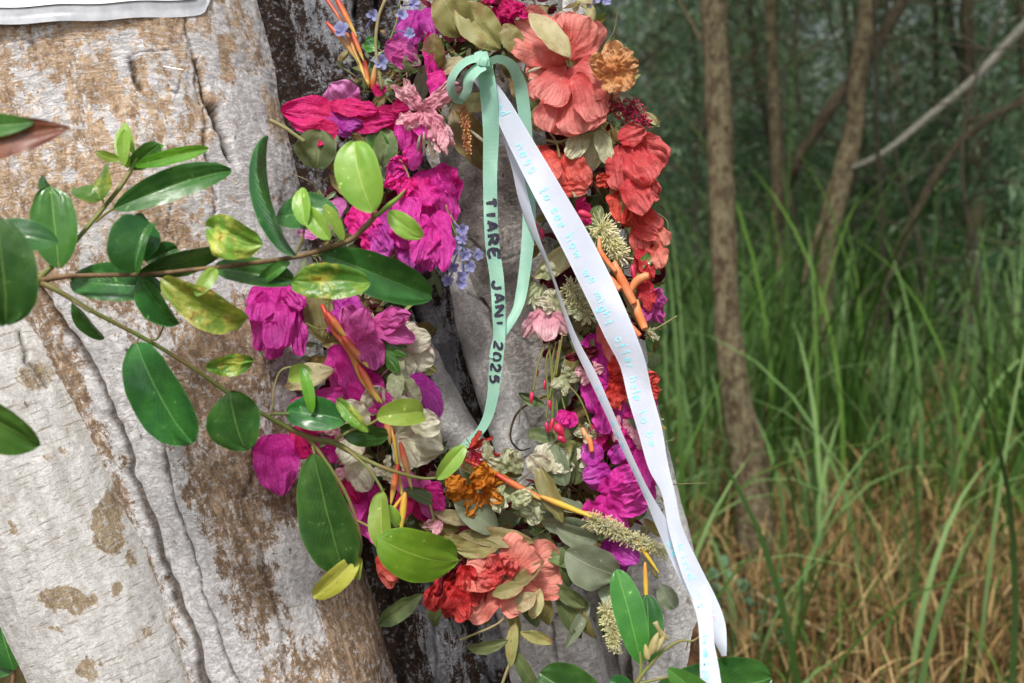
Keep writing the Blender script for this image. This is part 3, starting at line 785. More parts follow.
FL('bougainvillea_cluster', 'magenta', .985, [(268, 286, -100, 46, 38), (276, 284, -82, 76, 42), (284, 288, -72, 74, 32), (264, 292, -96, 66, 28), (285, 286, -50, 34, 26), (274, 320, -92, 44, 30)],
   'magenta cluster hanging over the white bark at the left', a=.42, b=.35, ruffle=.22, crumple=.2, jag=.14, bend=.5)
FL('bougainvillea_cluster', 'pink', .963, [(362, 342, 112, 44, 34), (372, 330, 28, 46, 32), (352, 335, -40, 46, 34), (374, 328, -12, 46, 26), (380, 322, 12, 36, 24), (365, 335, -70, 38, 36), (358, 340, 75, 36, 30)],
   'pink cluster with pale stamens beside the orange spike', a=.45, b=.4, ruffle=.18, crumple=.16, jag=.1)
FL('bougainvillea_bract', 'purple', .985, [(335, 296, -40, 44, 34), (350, 300, -90, 36, 30), (330, 312, -60, 36, 30)], **BR)
FL('bougainvillea_bract', 'magenta', .972, [(342, 344, -102, 50, 42), (348, 346, -78, 66, 46), (362, 372, -60, 44, 36), (350, 385, -30, 60, 34)], **BR)
FL('bougainvillea_bract', 'magenta', .98, [(372, 394, 182, 76, 22), (345, 398, -30, 44, 28), (378, 400, -70, 40, 30)], **BR)
FL('bougainvillea_bract', 'purple', .965, [(412, 374, -60, 58, 34, 5)], 'purple bract lying flat on the grey bark', a=.5, b=.45, ruffle=.05, crumple=.08)
FL('bougainvillea_bract', 'magenta', .985, [(273, 433, -84, 68, 50, 3, 0)], 'single wide magenta bract hanging alone at the left', a=.42, b=.5, ruffle=.12, crumple=.16, jag=.05, bend=.4)
FL('bougainvillea_bract', 'magenta', .975, [(318, 442, -18, 40, 32), (330, 446, -45, 30, 28), (292, 400, -40, 34, 26)], **BR)
FL('bougainvillea_bract', 'crimson', .99, [(296, 425, -62, 44, 36), (300, 412, -30, 40, 30), (345, 470, -60, 40, 34)], **BR)
FL('bougainvillea_bract', 'magenta', .975, [(368, 490, -86, 58, 32), (362, 495, -110, 36, 24), (372, 484, -70, 50, 24)], **BR)
FL('bougainvillea_bract', 'crimson', .978, [(414, 482, -72, 46, 30), (408, 486, -100, 40, 24), (424, 488, -28, 24, 20)], **BR)
FL('bougainvillea_bract', 'pink', .972, [(424, 478, -80, 44, 22), (400, 470, -60, 34, 24)], **BR)
FL('bougainvillea_bract', 'hot', .968, [(428, 488, -15, 18, 20), (432, 494, -50, 22, 18)], **BR)
FL('white_bougainvillea', 'cream', .972, [(398, 350, 60, 34, 30, 5), (402, 352, -18, 36, 38, 5), (404, 345, 20, 30, 30), (400, 356, -60, 26, 26)], 'cream white papery bracts at the edge of the grey bark', a=.42, b=.3, ruffle=.1, crumple=.1, jag=.05)
FL('white_bougainvillea', 'cream', .966, [(396, 436, 28, 50, 42), (392, 440, -12, 56, 50), (372, 416, 70, 34, 36), (366, 430, 130, 40, 36), (352, 455, -62, 40, 34), (362, 440, -140, 32, 30), (402, 420, 70, 26, 34), (412, 425, 8, 34, 34), (398, 440, -60, 36, 34)],
   'large cream cluster below the leafy branch', a=.42, b=.3, ruffle=.16, crumple=.16, jag=.12)
FL('calyx_leaves', 'fresh_mid', .962, [(372, 338, -12, 42, 14), (374, 342, -25, 40, 12), (384, 350, -60, 30, 18)], a=.6, b=.6, ruffle=.05, crumple=.05, jag=0)
FL('calyx_leaves', 'palegreen', .962, [(392, 345, -80, 36, 24), (402, 378, -60, 34, 26), (398, 372, -100, 32, 24)], a=.5, b=.5, ruffle=.1, crumple=.1)

# bottom
FL('dried_marigold', 'orange', .96, [(478, 492, 185, 34, 28), (482, 490, 95, 28, 28), (484, 490, 30, 28, 26), (482, 492, -20, 26, 22), (480, 492, -120, 26, 22), (490, 484, 120, 24, 20), (465, 490, 140, 24, 22), (476, 486, 60, 22, 20)],
   'shrivelled orange flower', a=.4, b=.3, ruffle=.4, crumple=.4, jag=.3)
FL('hibiscus', 'salmon', .962, [(508, 578, 12, 54, 66, 8, 0), (505, 580, -150, 52, 50, 8), (506, 576, 62, 44, 48), (506, 580, -55, 36, 44), (502, 580, 160, 40, 44)],
   'wide salmon pink hibiscus at the bottom of the loop', a=.5, b=.2, ruffle=.14, crumple=.06, jag=.06, res=2, bend=.5)
FL('hibiscus_heart', 'coral', .95, [(503, 574, 125, 26, 28), (504, 574, 70, 22, 24), (500, 578, 175, 22, 20)], a=.4, b=.25, ruffle=.3, crumple=.3, jag=.2)
FL('wilted_hibiscus', 'red', .955, [(455, 572, -110, 48, 34), (450, 576, -85, 52, 34), (460, 570, -60, 46, 32), (444, 580, -120, 34, 26), (464, 565, -80, 30, 26), (452, 566, 150, 22, 20), (456, 590, -70, 34, 26)],
   'dark crimson shrivelled blossom left of the salmon hibiscus', a=.4, b=.3, ruffle=.35, crumple=.4, jag=.3)
FL('wilted_hibiscus', 'darkred', .958, [(462, 560, -60, 34, 26), (455, 560, -110, 40, 28), (445, 545, -95, 30, 22)], a=.4, b=.3, ruffle=.35, crumple=.4, jag=.3)
FL('wilted_petal', 'coral', .975, [(386, 550, -78, 40, 26), (380, 552, -60, 34, 22)], **BR)
FL('dried_white_flower', 'cream', .965, [(549, 474, 92, 34, 40, 5), (548, 470, 50, 28, 30), (548, 472, 140, 28, 28)], a=.42, b=.3, ruffle=.12, crumple=.14, jag=.1)
FL('dried_white_flower', 'palegreen', .968, [(520, 474, 118, 32, 22), (516, 474, 95, 28, 20), (508, 470, 150, 26, 18), (490, 462, 100, 24, 16)], a=.42, b=.4, ruffle=.2, crumple=.2, jag=.2)
FL('dried_white_flower', 'palegreen', .96, [(506, 484, -45, 40, 26), (520, 492, -30, 36, 26), (526, 498, -70, 32, 24), (502, 486, -95, 28, 22), (512, 500, 20, 24, 20)], a=.42, b=.35, ruffle=.3, crumple=.3, jag=.25)
FL('bougainvillea_cluster', 'purple', .963, [(610, 468, 200, 34, 30), (600, 462, 130, 26, 28), (605, 470, -120, 26, 26), (612, 462, 60, 22, 22)], **BR)
FL('bougainvillea_cluster', 'magenta', .965, [(622, 452, 20, 40, 38), (632, 446, -72, 64, 34), (625, 455, -45, 48, 40), (640, 446, -85, 48, 24)], 'ruffled purple magenta cluster beside the lower ribbon', a=.42, b=.35, ruffle=.22, crumple=.16, jag=.12)
FL('bougainvillea_cluster', 'magenta', .958, [(600, 492, 12, 48, 36), (596, 498, -35, 46, 34), (606, 496, -12, 46, 40), (590, 500, -75, 30, 28), (610, 486, 40, 34, 26)], a=.42, b=.35, ruffle=.25, crumple=.18, jag=.15)
FL('bougainvillea_cluster', 'purple', .966, [(604, 540, -55, 42, 34), (606, 545, -75, 50, 26), (612, 545, -30, 34, 26)], a=.42, b=.4, ruffle=.2, crumple=.18, jag=.15)

# right side, top to bottom
HB = dict(a=.48, b=.22, ruffle=.16, crumple=.065, jag=.07, bend=.5, res=2)
FL('hibiscus', 'salmon', .96, [(566, 62, 142, 66, 58, 5, 0), (570, 60, 62, 46, 50, 8), (572, 58, 100, 48, 44, 4, 0, .004), (566, 66, 200, 40, 40, 4, 0, .004)], 'upper salmon hibiscus with an olive leaf across it', **HB)
FL('hibiscus', 'salmon', .955, [(570, 68, -28, 46, 50), (565, 72, -128, 44, 46), (570, 84, -72, 52, 56, 12, 0), (560, 92, -105, 42, 40), (575, 74, -60, 50, 40)], 'lower salmon hibiscus hanging under the upper one', **HB)
FL('wilted_hibiscus', 'coral', .965, [(548, 146, -115, 44, 30), (556, 150, -78, 54, 40), (566, 152, -60, 44, 30), (545, 150, -75, 40, 26), (560, 190, 0, 30, 20)], a=.42, b=.3, ruffle=.2, crumple=.2, jag=.15)
FL('wilted_hibiscus', 'coral', .96, [(628, 142, -35, 48, 48), (622, 145, -95, 50, 40), (630, 150, -60, 48, 44), (618, 140, 20, 30, 28), (626, 180, -62, 46, 36), (636, 182, -40, 30, 30)], 'coral red hibiscus at the right outer edge', a=.42, b=.25, ruffle=.2, crumple=.2, jag=.12)
FL('wilted_hibiscus', 'red', .968, [(620, 176, -90, 54, 34), (632, 205, -60, 34, 30), (618, 190, -70, 42, 28), (612, 180, 190, 18, 18)], a=.42, b=.3, ruffle=.25, crumple=.25, jag=.2)
FL('wilted_hibiscus', 'coral', .968, [(640, 212, -38, 30, 26, 30), (638, 220, -85, 40, 26, 10), (634, 230, -20, 30, 18, 35)], a=.5, b=.35, ruffle=.2, crumple=.14, jag=.15)
FL('wilted_hibiscus', 'red', .966, [(650, 244, -70, 30, 20, 25), (644, 246, -100, 46, 22, 5), (638, 250, -60, 36, 20, 20), (652, 262, -110, 40, 16, 10), (646, 280, -88, 32, 20, 15)], a=.5, b=.4, ruffle=.25, crumple=.18, jag=.2)
FL('wilted_hibiscus', 'salmon', .962, [(652, 225, -60, 28, 22), (655, 245, -80, 26, 20)], a=.42, b=.3, ruffle=.25, crumple=.25, jag=.2)
FL('bougainvillea_bract', 'pink', .965, [(652, 300, -10, 16, 20), (650, 302, -60, 24, 22), (648, 304, -110, 20, 18), (652, 298, 50, 14, 16)], 'small bright pink ruffle at the right edge', a=.4, b=.3, ruffle=.4, crumple=.3, jag=.3)
FL('apricot_rose', 'rose', .944, [(616, 72, 95, 32, 32), (618, 72, 20, 22, 26), (616, 74, -50, 24, 28), (612, 72, 160, 24, 26), (616, 74, -110, 22, 24), (620, 64, 60, 18, 18), (614, 66, 120, 18, 18), (604, 62, 185, 16, 22)],
   'small apricot rose at the right outer edge', a=.4, b=.25, ruffle=.3, crumple=.25, jag=.12)
FL('dried_white_flower', 'palegreen', .965, [(592, 124, -95, 48, 34, 5), (586, 130, -120, 40, 26), (598, 130, -70, 38, 24)], a=.45, b=.4, ruffle=.1, crumple=.12, jag=.1)
FL('wilted_hibiscus', 'darkred', .985, [(575, 262, -140, 44, 36), (568, 268, -110, 42, 34), (562, 275, -70, 34, 30)], a=.42, b=.3, ruffle=.2, crumple=.2, jag=.2)
FL('dried_white_flower', 'palegreen', .972, [(544, 285, -95, 34, 24), (538, 284, -130, 30, 20), (552, 290, -60, 32, 22), (546, 280, 80, 22, 18)], a=.45, b=.4, ruffle=.2, crumple=.2, jag=.15)
FL('wilted_bract', 'palepink', .968, [(545, 308, -88, 38, 32), (538, 312, -115, 32, 22), (552, 312, -60, 30, 22)], 'pale pink drooping bract at the inner edge', a=.42, b=.35, ruffle=.15, crumple=.14, jag=.1)
FL('bougainvillea_cluster', 'magenta', .975, [(594, 334, -95, 54, 32), (600, 345, -75, 48, 30), (590, 376, -72, 44, 34), (598, 385, -55, 46, 34), (604, 400, -85, 38, 32)], a=.42, b=.35, ruffle=.25, crumple=.2, jag=.15)
FL('bougainvillea_cluster', 'hot', .97, [(584, 384, -50, 44, 28), (610, 405, -40, 34, 30), (616, 410, -80, 36, 26), (640, 395, -60, 26, 22), (648, 388, -85, 24, 18)], a=.42, b=.35, ruffle=.25, crumple=.2, jag=.15)
FL('wilted_hibiscus', 'red', .96, [(610, 376, 25, 34, 32), (608, 380, -25, 38, 30), (614, 378, 70, 28, 26), (612, 382, -75, 30, 26), (642, 385, 30, 20, 20), (644, 388, -20, 18, 16)], 'scarlet crumpled flower crossed by the white ribbon', a=.42, b=.25, ruffle=.3, crumple=.28, jag=.2)
FL('wilted_hibiscus', 'salmon', .975, [(600, 322, -55, 42, 32), (608, 335, -60, 46, 32), (615, 350, -75, 30, 26)], a=.42, b=.3, ruffle=.15, crumple=.15)
FL('wilted_hibiscus', 'crimson', .978, [(598, 418, -60, 40, 34), (608, 424, -30, 40, 30), (592, 425, -85, 30, 28)], **BR)
FL('feathery_bract', 'palepink', .968, [(622, 410, -70, 34, 12), (630, 408, -85, 36, 12), (638, 412, -70, 32, 12), (618, 415, -100, 30, 10), (628, 425, -60, 28, 10), (640, 425, -95, 28, 10)], a=.5, b=.5, ruffle=.5, crumple=.4, jag=.4)
FL('bougainvillea_bract', 'hot', .958, [(566, 412, -70, 18, 20, 10), (566, 410, -110, 16, 16)], a=.4, b=.3)
FL('red_blossom', 'crimson', .972, [(478, 4, -60, 26, 22), (492, 8, -40, 30, 20), (502, 0, -30, 34, 22), (500, 14, 20, 26, 18), (486, 4, 60, 18, 18)], a=.4, b=.3, ruffle=.4, crumple=.4, jag=.3)
FL('red_blossom', 'crimson', .965, [(575, 210, 10, 18, 14), (578, 214, -40, 18, 14), (576, 206, 40, 14, 10)], **BR)
FL('red_blossom', 'red', .968, [(468, 450, 30, 30, 8), (470, 455, 0, 34, 8), (466, 458, -20, 36, 8), (470, 448, 60, 22, 7)], a=.5, b=.5, ruffle=.4, crumple=.4, jag=.4)

# leaves of the lei: x, y, angle, length, width, depth, material
for (x, y, an, L, wd, d, m) in [
    (440, -8, -62, 50, 40, .96, 'olive'), (456, 6, -42, 62, 38, .962, 'olive'), (433, 34, -88, 36, 24, .965, 'olive_brown'), (504, 24, -62, 32, 22, .962, 'olive'), (505, 58, 10, 34, 20, .975, 'olive_brown'),
    (529, 14, -46, 62, 26, .942, 'khaki'), (450, 108, 12, 52, 20, .955, 'khaki'), (452, 106, -62, 76, 34, .985, 'olive_brown'), (466, 60, 200, 30, 16, .97, 'khaki'), (516, 72, -70, 34, 24, .98, 'olive_brown'), (525, 84, -60, 34, 22, .975, 'dullgreen'),
    (540, 105, -100, 28, 18, .972, 'khaki'), (566, -6, -10, 34, 14, .97, 'khaki'), (588, 2, -75, 22, 10, .97, 'khaki'), (380, 46, 170, 18, 16, .96, 'fresh_mid'), (410, 52, -80, 22, 18, .964, 'dullgreen'), (424, 45, 10, 22, 14, .97, 'fresh_mid'),
    (322, 130, -100, 40, 44, .972, 'dullgreen'), (372, 128, -70, 40, 24, .968, 'fresh_mid'), (388, 130, -95, 38, 24, .966, 'dullgreen'), (330, 176, -30, 44, 22, .98, 'olive'), (385, 160, -120, 34, 20, .98, 'dullgreen'),
    (300, 282, -96, 66, 34, .985, 'dullgreen'), (314, 284, -80, 62, 30, .98, 'olive'), (292, 284, -80, 40, 26, .982, 'fresh_mid'), (334, 370, 190, 56, 26, .97, 'khaki'), (322, 345, 10, 50, 18, .985, 'olive'), (305, 360, -20, 44, 22, .99, 'olive_brown'),
    (352, 396, -60, 30, 22, .97, 'palegreen_leaf'), (400, 388, -100, 40, 20, .968, 'palegreen_leaf'), (434, 456, 160, 34, 16, .97, 'greygreen'),
    (454, 503, -28, 58, 28, .945, 'greygreen'), (476, 520, 174, 46, 16, .955, 'khaki'), (458, 534, -4, 78, 20, .952, 'olive'), (500, 546, 186, 46, 20, .95, 'olive'), (440, 536, -15, 50, 14, .962, 'olive'), (460, 530, 175, 44, 16, .968, 'olive_brown'),
    (563, 522, 116, 66, 20, .948, 'olive'), (566, 552, -28, 58, 46, .955, 'greygreen'), (598, 540, 172, 46, 24, .952, 'greygreen'), (600, 528, 178, 62, 20, .965, 'greygreen'), (562, 548, -76, 44, 16, .958, 'dullgreen'), (594, 562, 168, 50, 22, .96, 'dullgreen'),
    (598, 592, -12, 42, 24, .968, 'greygreen'), (600, 580, -40, 40, 24, .97, 'greygreen'), (536, 595, 210, 26, 18, .945, 'khaki'), (545, 560, -140, 56, 14, .942, 'olive'), (524, 585, 195, 34, 16, .942, 'olive'),
    (422, 594, 216, 58, 20, .965, 'dullgreen'), (462, 612, -12, 32, 16, .965, 'dullgreen'), (430, 596, -75, 34, 14, .975, 'dullgreen'), (506, 596, -72, 46, 12, .965, 'olive'), (515, 622, -100, 44, 13, .955, 'olive'), (508, 640, 202, 50, 14, .952, 'dullgreen'),
    (520, 632, -18, 36, 13, .955, 'olive'), (512, 648, -60, 54, 15, .955, 'dullgreen'), (540, 588, -105, 34, 16, .95, 'khaki'), (520, 590, -60, 40, 20, .97, 'dullgreen'), (552, 584, -35, 44, 18, .965, 'dullgreen'), (555, 592, -60, 56, 18, .972, 'dullgreen'),
    (540, 582, -82, 48, 18, .972, 'olive'), (576, 600, -75, 50, 14, .972, 'olive'), (590, 600, -115, 56, 13, .972, 'greygreen'), (604, 600, -90, 40, 14, .972, 'dullgreen'), (565, 486, 110, 44, 26, .965, 'greygreen'), (575, 484, 80, 40, 26, .967, 'dullgreen'), (596, 476, 130, 40, 20, .967, 'dullgreen'),
    (540, 500, -10, 50, 14, .96, 'greygreen'), (440, 505, 150, 40, 14, .965, 'dullgreen'), (535, 278, 36, 58, 24, .962, 'khaki'), (618, 178, -92, 42, 18, .965, 'olive'), (600, 205, -110, 34, 18, .97, 'dullgreen'), (590, 222, -60, 60, 14, .962, 'dullgreen'),
    (640, 268, 50, 18, 12, .955, 'fresh_mid'), (634, 295, 70, 26, 14, .955, 'olive'), (618, 92, -40, 34, 12, .965, 'greygreen'), (640, 112, -30, 26, 9, .962, 'palegreen_leaf'), (610, 66, 160, 22, 12, .955, 'greygreen'), (644, 126, 20, 18, 10, .965, 'dullgreen'),
    (575, 440, -130, 40, 18, .972, 'dullgreen'), (556, 440, 160, 30, 16, .975, 'dullgreen'), (590, 450, 180, 40, 20, .97, 'olive'), (570, 330, -60, 44, 16, .975, 'dullgreen'), (575, 350, -100, 48, 16, .972, 'olive'), (640, 440, 110, 26, 12, .958, 'dullgreen'),
    (616, 430, 30, 24, 12, .965, 'dullgreen'), (545, 405, 160, 30, 12, .978, 'dullgreen'), (660, 585, -60, 28, 20, .96, 'greygreen')]:
    if m == 'palegreen_leaf': m = 'khaki'
    leaf('leaf', M[m], lei, x, y, an, L, wd, d, rnd.uniform(0, 18), rnd.uniform(-22, 22), bend=rnd.uniform(.2, .9), fold=rnd.uniform(.1, .45), crumple=.12 if m != 'greygreen' else .05,
         a=.62 if wd / L > .5 else .8, b=.6 if wd / L > .5 else .8, jag=.08, nu=11, nv=20, twist=rnd.uniform(-.4, .4))

# heliconia spikes: pointed boat shaped bracts on a stalk
def spike_mat(name, c0, c1, c2):
    T = NT(name)
    uv = T.n('ShaderNodeTexCoord').outputs['UV']; v = T.n('ShaderNodeSeparateXYZ', {0: uv}).outputs[1]
    ob = T.n('ShaderNodeTexCoord').outputs['Object']
    v = T.math('ADD', v, T.math('MULTIPLY', T.math('SUBTRACT', T.noise(ob, 70, 3), .5), .5))
    c = T.mix(T.ss(v, .1, .5), c0, c1); c = T.mix(T.ss(v, .5, .9), c, c2)
    return T.finish(c, .45, T.bump(T.noise(ob, 200, 3), .3, .001), .12)
M['heli'] = spike_mat('heliconia_bract_red', (.50, .05, .03), (.58, .17, .05), (.60, .42, .10))
M['heli2'] = spike_mat('heliconia_bract_dry', (.5, .06, .03), (.55, .26, .09), (.36, .28, .08))
M['heli3'] = spike_mat('heliconia_bract_yellow', (.62, .30, .05), (.66, .44, .05), (.62, .5, .08))
def pod(x, y, an, L, wd, d, mat, tilt=5, curve=0):
    n = 18; t = np.linspace(0, 1, n); a = math.radians(an)
    px = x + L * t * math.cos(a) - curve * np.sin(t * 3.14) * math.sin(a); py = y - L * t * math.sin(a) - curve * np.sin(t * 3.14) * math.cos(a)
    r = wd * .42 * (t + .03) ** .5 * (1.02 - t) ** .8 * 1.9
    dd = d - L * t / F * math.sin(math.radians(tilt))
    V, Q, uv = tube(W(px, py, dd), r * d / F, 10, wob=.1, seed=sd()); uv[:, 1] /= max(uv[:, 1].max(), 1e-6)
    return V, Q, uv
def spike(name, stalk, pods, smat, label=None):
    V, Q, uv = tube_px(stalk, 30, 8, wob=.15, seed=sd()); uv[:, 1] /= uv[:, 1].max()
    o = mk(name, V, Q, M[smat], lei, uv)
    for p in pods:
        V, Q, uv = pod(*p[:-1], M[p[-1]]) if False else pod(p[0], p[1], p[2], p[3], p[4], p[5], None, curve=p[7] if len(p) > 7 else 0)
        mk('bract', V, Q, M[p[6]], o, uv)
    if label: o['label'] = label
spike('heliconia_spike', [(318, -12, .985, 2), (330, 4, .98, 1.8), (345, 28, .975, 2), (357, 58, .97, 2.3), (369, 85, .965, 1.6)],
      [(334, -6, -62, 50, 9, .965, 'heli'), (326, 22, -52, 54, 8, .97, 'heli2', 2), (352, 32, -68, 32, 7, .962, 'heli'), (364, 60, -80, 28, 8, .968, 'heli'), (372, 90, 82, 28, 9, .968, 'heli2')], 'heli', 'red and orange heliconia spike at the top left')
spike('heliconia_spike', [(322, 305, .965, 2.2), (334, 330, .958, 3.2), (350, 350, .952, 3.8), (362, 376, .95, 4.2), (376, 398, .95, 2.6)],
      [(326, 312, -52, 34, 11, .95, 'heli'), (342, 336, -50, 42, 12, .946, 'heli'), (358, 364, -62, 44, 10, .945, 'heli'), (366, 384, -50, 26, 8, .944, 'heli3')], 'heli', 'bright red heliconia spike among pink bracts')
spike('heliconia_spike', [(388, 420, .94, 1.5), (394, 440, .935, 1.7), (398, 470, .93, 1.7), (402, 496, .93, 1.4)],
      [(386, 414, -82, 32, 10, .938, 'heli2'), (400, 442, -76, 50, 9, .925, 'heli2'), (398, 464, -100, 42, 10, .924, 'heli'), (405, 492, -96, 42, 10, .92, 'heli3'), (404, 494, -125, 36, 5, .922, 'heli3')], 'heli3', 'orange and yellow heliconia spike hanging lowest')
spike('heliconia_spike', [(466, 460, .962, 1.6), (500, 476, .955, 2.4), (545, 500, .95, 2.8), (580, 512, .948, 2.6), (612, 520, .945, 2.2), (640, 545, .945, 2), (657, 578, .945, 1.4)],
      [(496, 474, -30, 52, 9, .948, 'heli'), (540, 496, -22, 60, 9, .944, 'heli3'), (636, 540, -55, 42, 6, .942, 'heli3'), (645, 562, -88, 52, 7, .94, 'heli3')], 'heli2', 'long heliconia spike lying across the bottom of the loop')

# bottlebrush heads: fine filaments round a stalk
M['filament'] = plain_mat('cream_filament', (.92, .90, .58), (.95, .93, .72), .7, 80, .5, bump=0)
M['filament_red'] = plain_mat('crimson_filament', (.45, .02, .06), (.55, .03, .1), .5, 80, .1)
def brush(name, p0, p1, d, rad, n, mat, seed, tip=0.7, core='twig_olive'):
    r = random.Random(seed); mb = MB()
    V, Q, uv = tube_px([(p0[0], p0[1], d, 1.6), ((p0[0] + p1[0]) / 2, (p0[1] + p1[1]) / 2, d, 1.5), (p1[0], p1[1], d, 1.1)], 10, 6)
    o = mk(name, V, Q, M[core], lei, uv)
    for i in range(n):
        f = r.random(); x = p0[0] + (p1[0] - p0[0]) * f; y = p0[1] + (p1[1] - p0[1]) * f
        a = r.uniform(0, 6.28); el = r.uniform(-.2, 1.3)
        L = rad * r.uniform(.6, 1.1) * (1 - .35 * f)
        dx, dy, dz = math.cos(a) * math.cos(el), math.sin(a) * math.cos(el), math.sin(el)
        q = np.array([[x, y, d, .5], [x + dx * L * .55 + r.uniform(-1, 1), y + dy * L * .55, d - dz * L * .55 / F, .36], [x + dx * L + r.uniform(-2, 2), y + dy * L + r.uniform(-1, 2), d - dz * L / F, tip]])
        V, Q, uv = tube(W(q[:, 0], q[:, 1], q[:, 2]), q[:, 3] * d / F, 3, cap=False); mb.add(V, Q, uv)
    mb.build('filaments', M[mat], o)
    return o
brush('bottlebrush', (592, 520), (664, 553), .945, 13, 950, 'filament', 1)['label'] = 'pale bottlebrush head lying towards the lower right'
brush('bottlebrush', (606, 606), (616, 650), .96, 12, 480, 'filament', 2)
brush('bottlebrush', (600, 226), (620, 256), .955, 19, 420, 'filament', 3)
brush('bottlebrush', (572, 288), (588, 316), .965, 17, 340, 'filament', 4)
brush('stamen_spray', (606, 98), (640, 122), .955, 14, 120, 'filament_red', 5, .9)
brush('stamen_spray', (632, 100), (648, 126), .955, 12, 90, 'filament_red', 6, .9)
brush('stamen_spray', (470, 450), (490, 462), .965, 16, 80, 'filament_red', 7, .5)
M['catkin'] = plain_mat('catkin_grain', (.55, .22, .16), (.62, .34, .1), .7, 300)
brush('catkin', (464, 108), (468, 152), .95, 5, 260, 'catkin', 8, 1.3)
brush('stamen_spray', (648, 330), (656, 338), .955, 7, 60, 'filament', 9, .5)
# orange tube florets
for (pts, r) in [([(599, 238), (600, 250), (606, 260), (616, 272)], 2.6), ([(614, 262), (620, 276), (630, 296), (634, 304)], 4.4), ([(630, 292), (636, 282), (644, 277), (649, 276)], 4.2),
                 ([(636, 300), (638, 312), (643, 324), (645, 329)], 4.2), ([(600, 272), (608, 278), (616, 286), (620, 290)], 3.8), ([(592, 300), (604, 302), (614, 306)], 3.2), ([(628, 322), (634, 330), (640, 336)], 3.2),
                 ([(582, 428), (586, 436), (590, 442), (592, 452)], 2.8)]:
    d0 = .945 if r != 2.8 else .96
    P = [(x, y, d0 - .002 * i, r * (.62 if i == 0 else (1.0 if i < len(pts) - 1 else .8))) for i, (x, y) in enumerate(pts)]
    V, Q, uv = tube_px(P, 22, 12, wob=.08, seed=sd()); mk('tube_floret', V, Q, M['tube_orange'], lei, uv)
V, Q, uv = tube_px([(604, 250, .955, 2), (620, 285, .955, 2), (634, 315, .953, 2.2), (650, 336, .95, 1.6)], 24, 8, wob=.2); mk('stem', V, Q, M['twig_olive'], lei, uv)
# red buds on thin green stems
def budm(x, y, r, L, an, d):
    V, Q, uv = pod(x, y, an, L * .85, r * 1.25, d, None); mk('bud', V, Q, M['bud'], lei, uv)
for a in [(556, 424, 10, 18, -60, .95), (558, 436, 8, 12, -40, .95), (578, 212, 9, 18, -20, .95), (534, 222, 8, 16, -85, .965), (541, 228, 6, 14, -80, .965), (632, 265, 6, 22, -80, .95), (532, 392, 5, 14, -95, .965), (546, 422, 5, 14, -80, .965),
          (553, 418, 5, 16, -100, .965), (549, 400, 4, 12, -80, .965), (545, 380, 4, 12, -95, .97), (560, 385, 4, 12, -75, .97), (538, 370, 4, 10, -110, .97), (557, 352, 4, 12, -80, .97)]:
    budm(a[0], a[1], a[2], a[3], a[4], a[5])
for pts in [[(564, 325), (560, 350), (556, 376)], [(549, 340), (551, 370), (553, 400), (552, 420)], [(556, 342), (552, 365), (556, 395), (558, 425)], [(545, 344), (538, 365), (533, 392)], [(560, 340), (556, 365), (549, 400)],
            [(562, 380), (578, 396), (588, 418), (594, 438)], [(552, 345), (546, 362), (548, 398), (546, 420)], [(565, 360), (560, 385), (565, 410)]]:
    V, Q, uv = tube_px([(x, y, .965, 1.0) for x, y in pts], 20, 6); mk('stem', V, Q, M['twig_green'], lei, uv)
for pts, r in [([(600, 128), (580, 134), (560, 142), (545, 140)], 1.6), ([(598, 128), (606, 115), (620, 110), (628, 118)], 1.3), ([(270, 120), (285, 128), (305, 142)], 2.2), ([(548, 130), (556, 142), (560, 158)], 1.2), ([(385, 0), (378, 20), (376, 50), (382, 90)], 1.8),
               ([(396, 155), (405, 168), (412, 185), (416, 193)], 1.2), ([(590, 96), (612, 100), (640, 112)], 1.1), ([(650, 332), (664, 324), (677, 316)], .8), ([(636, 378), (650, 388), (662, 390)], .7), ([(305, 366), (282, 370), (274, 390), (273, 410)], 1.2), ([(460, 640), (500, 622), (512, 600)], 1.3),
               ([(515, 618), (518, 640), (508, 668), (500, 690)], 1.6), ([(430, 505), (440, 540), (446, 560)], 1.5)]:
    V, Q, uv = tube_px([(x, y, .958, r) for x, y in pts], 22, 6, wob=.2); mk('stem', V, Q, M['twig_olive'], lei, uv)
V, Q, uv = tube_px([(540, 398, 1.08, 1.1), (520, 410, 1.07, 1.2), (512, 425, 1.07, 1.2), (511, 440, 1.07, 1.1), (520, 450, 1.08, .9), (530, 448, 1.09, .6)], 30, 6); mk('tendril', V, Q, M['twig_dark'], lei, uv)
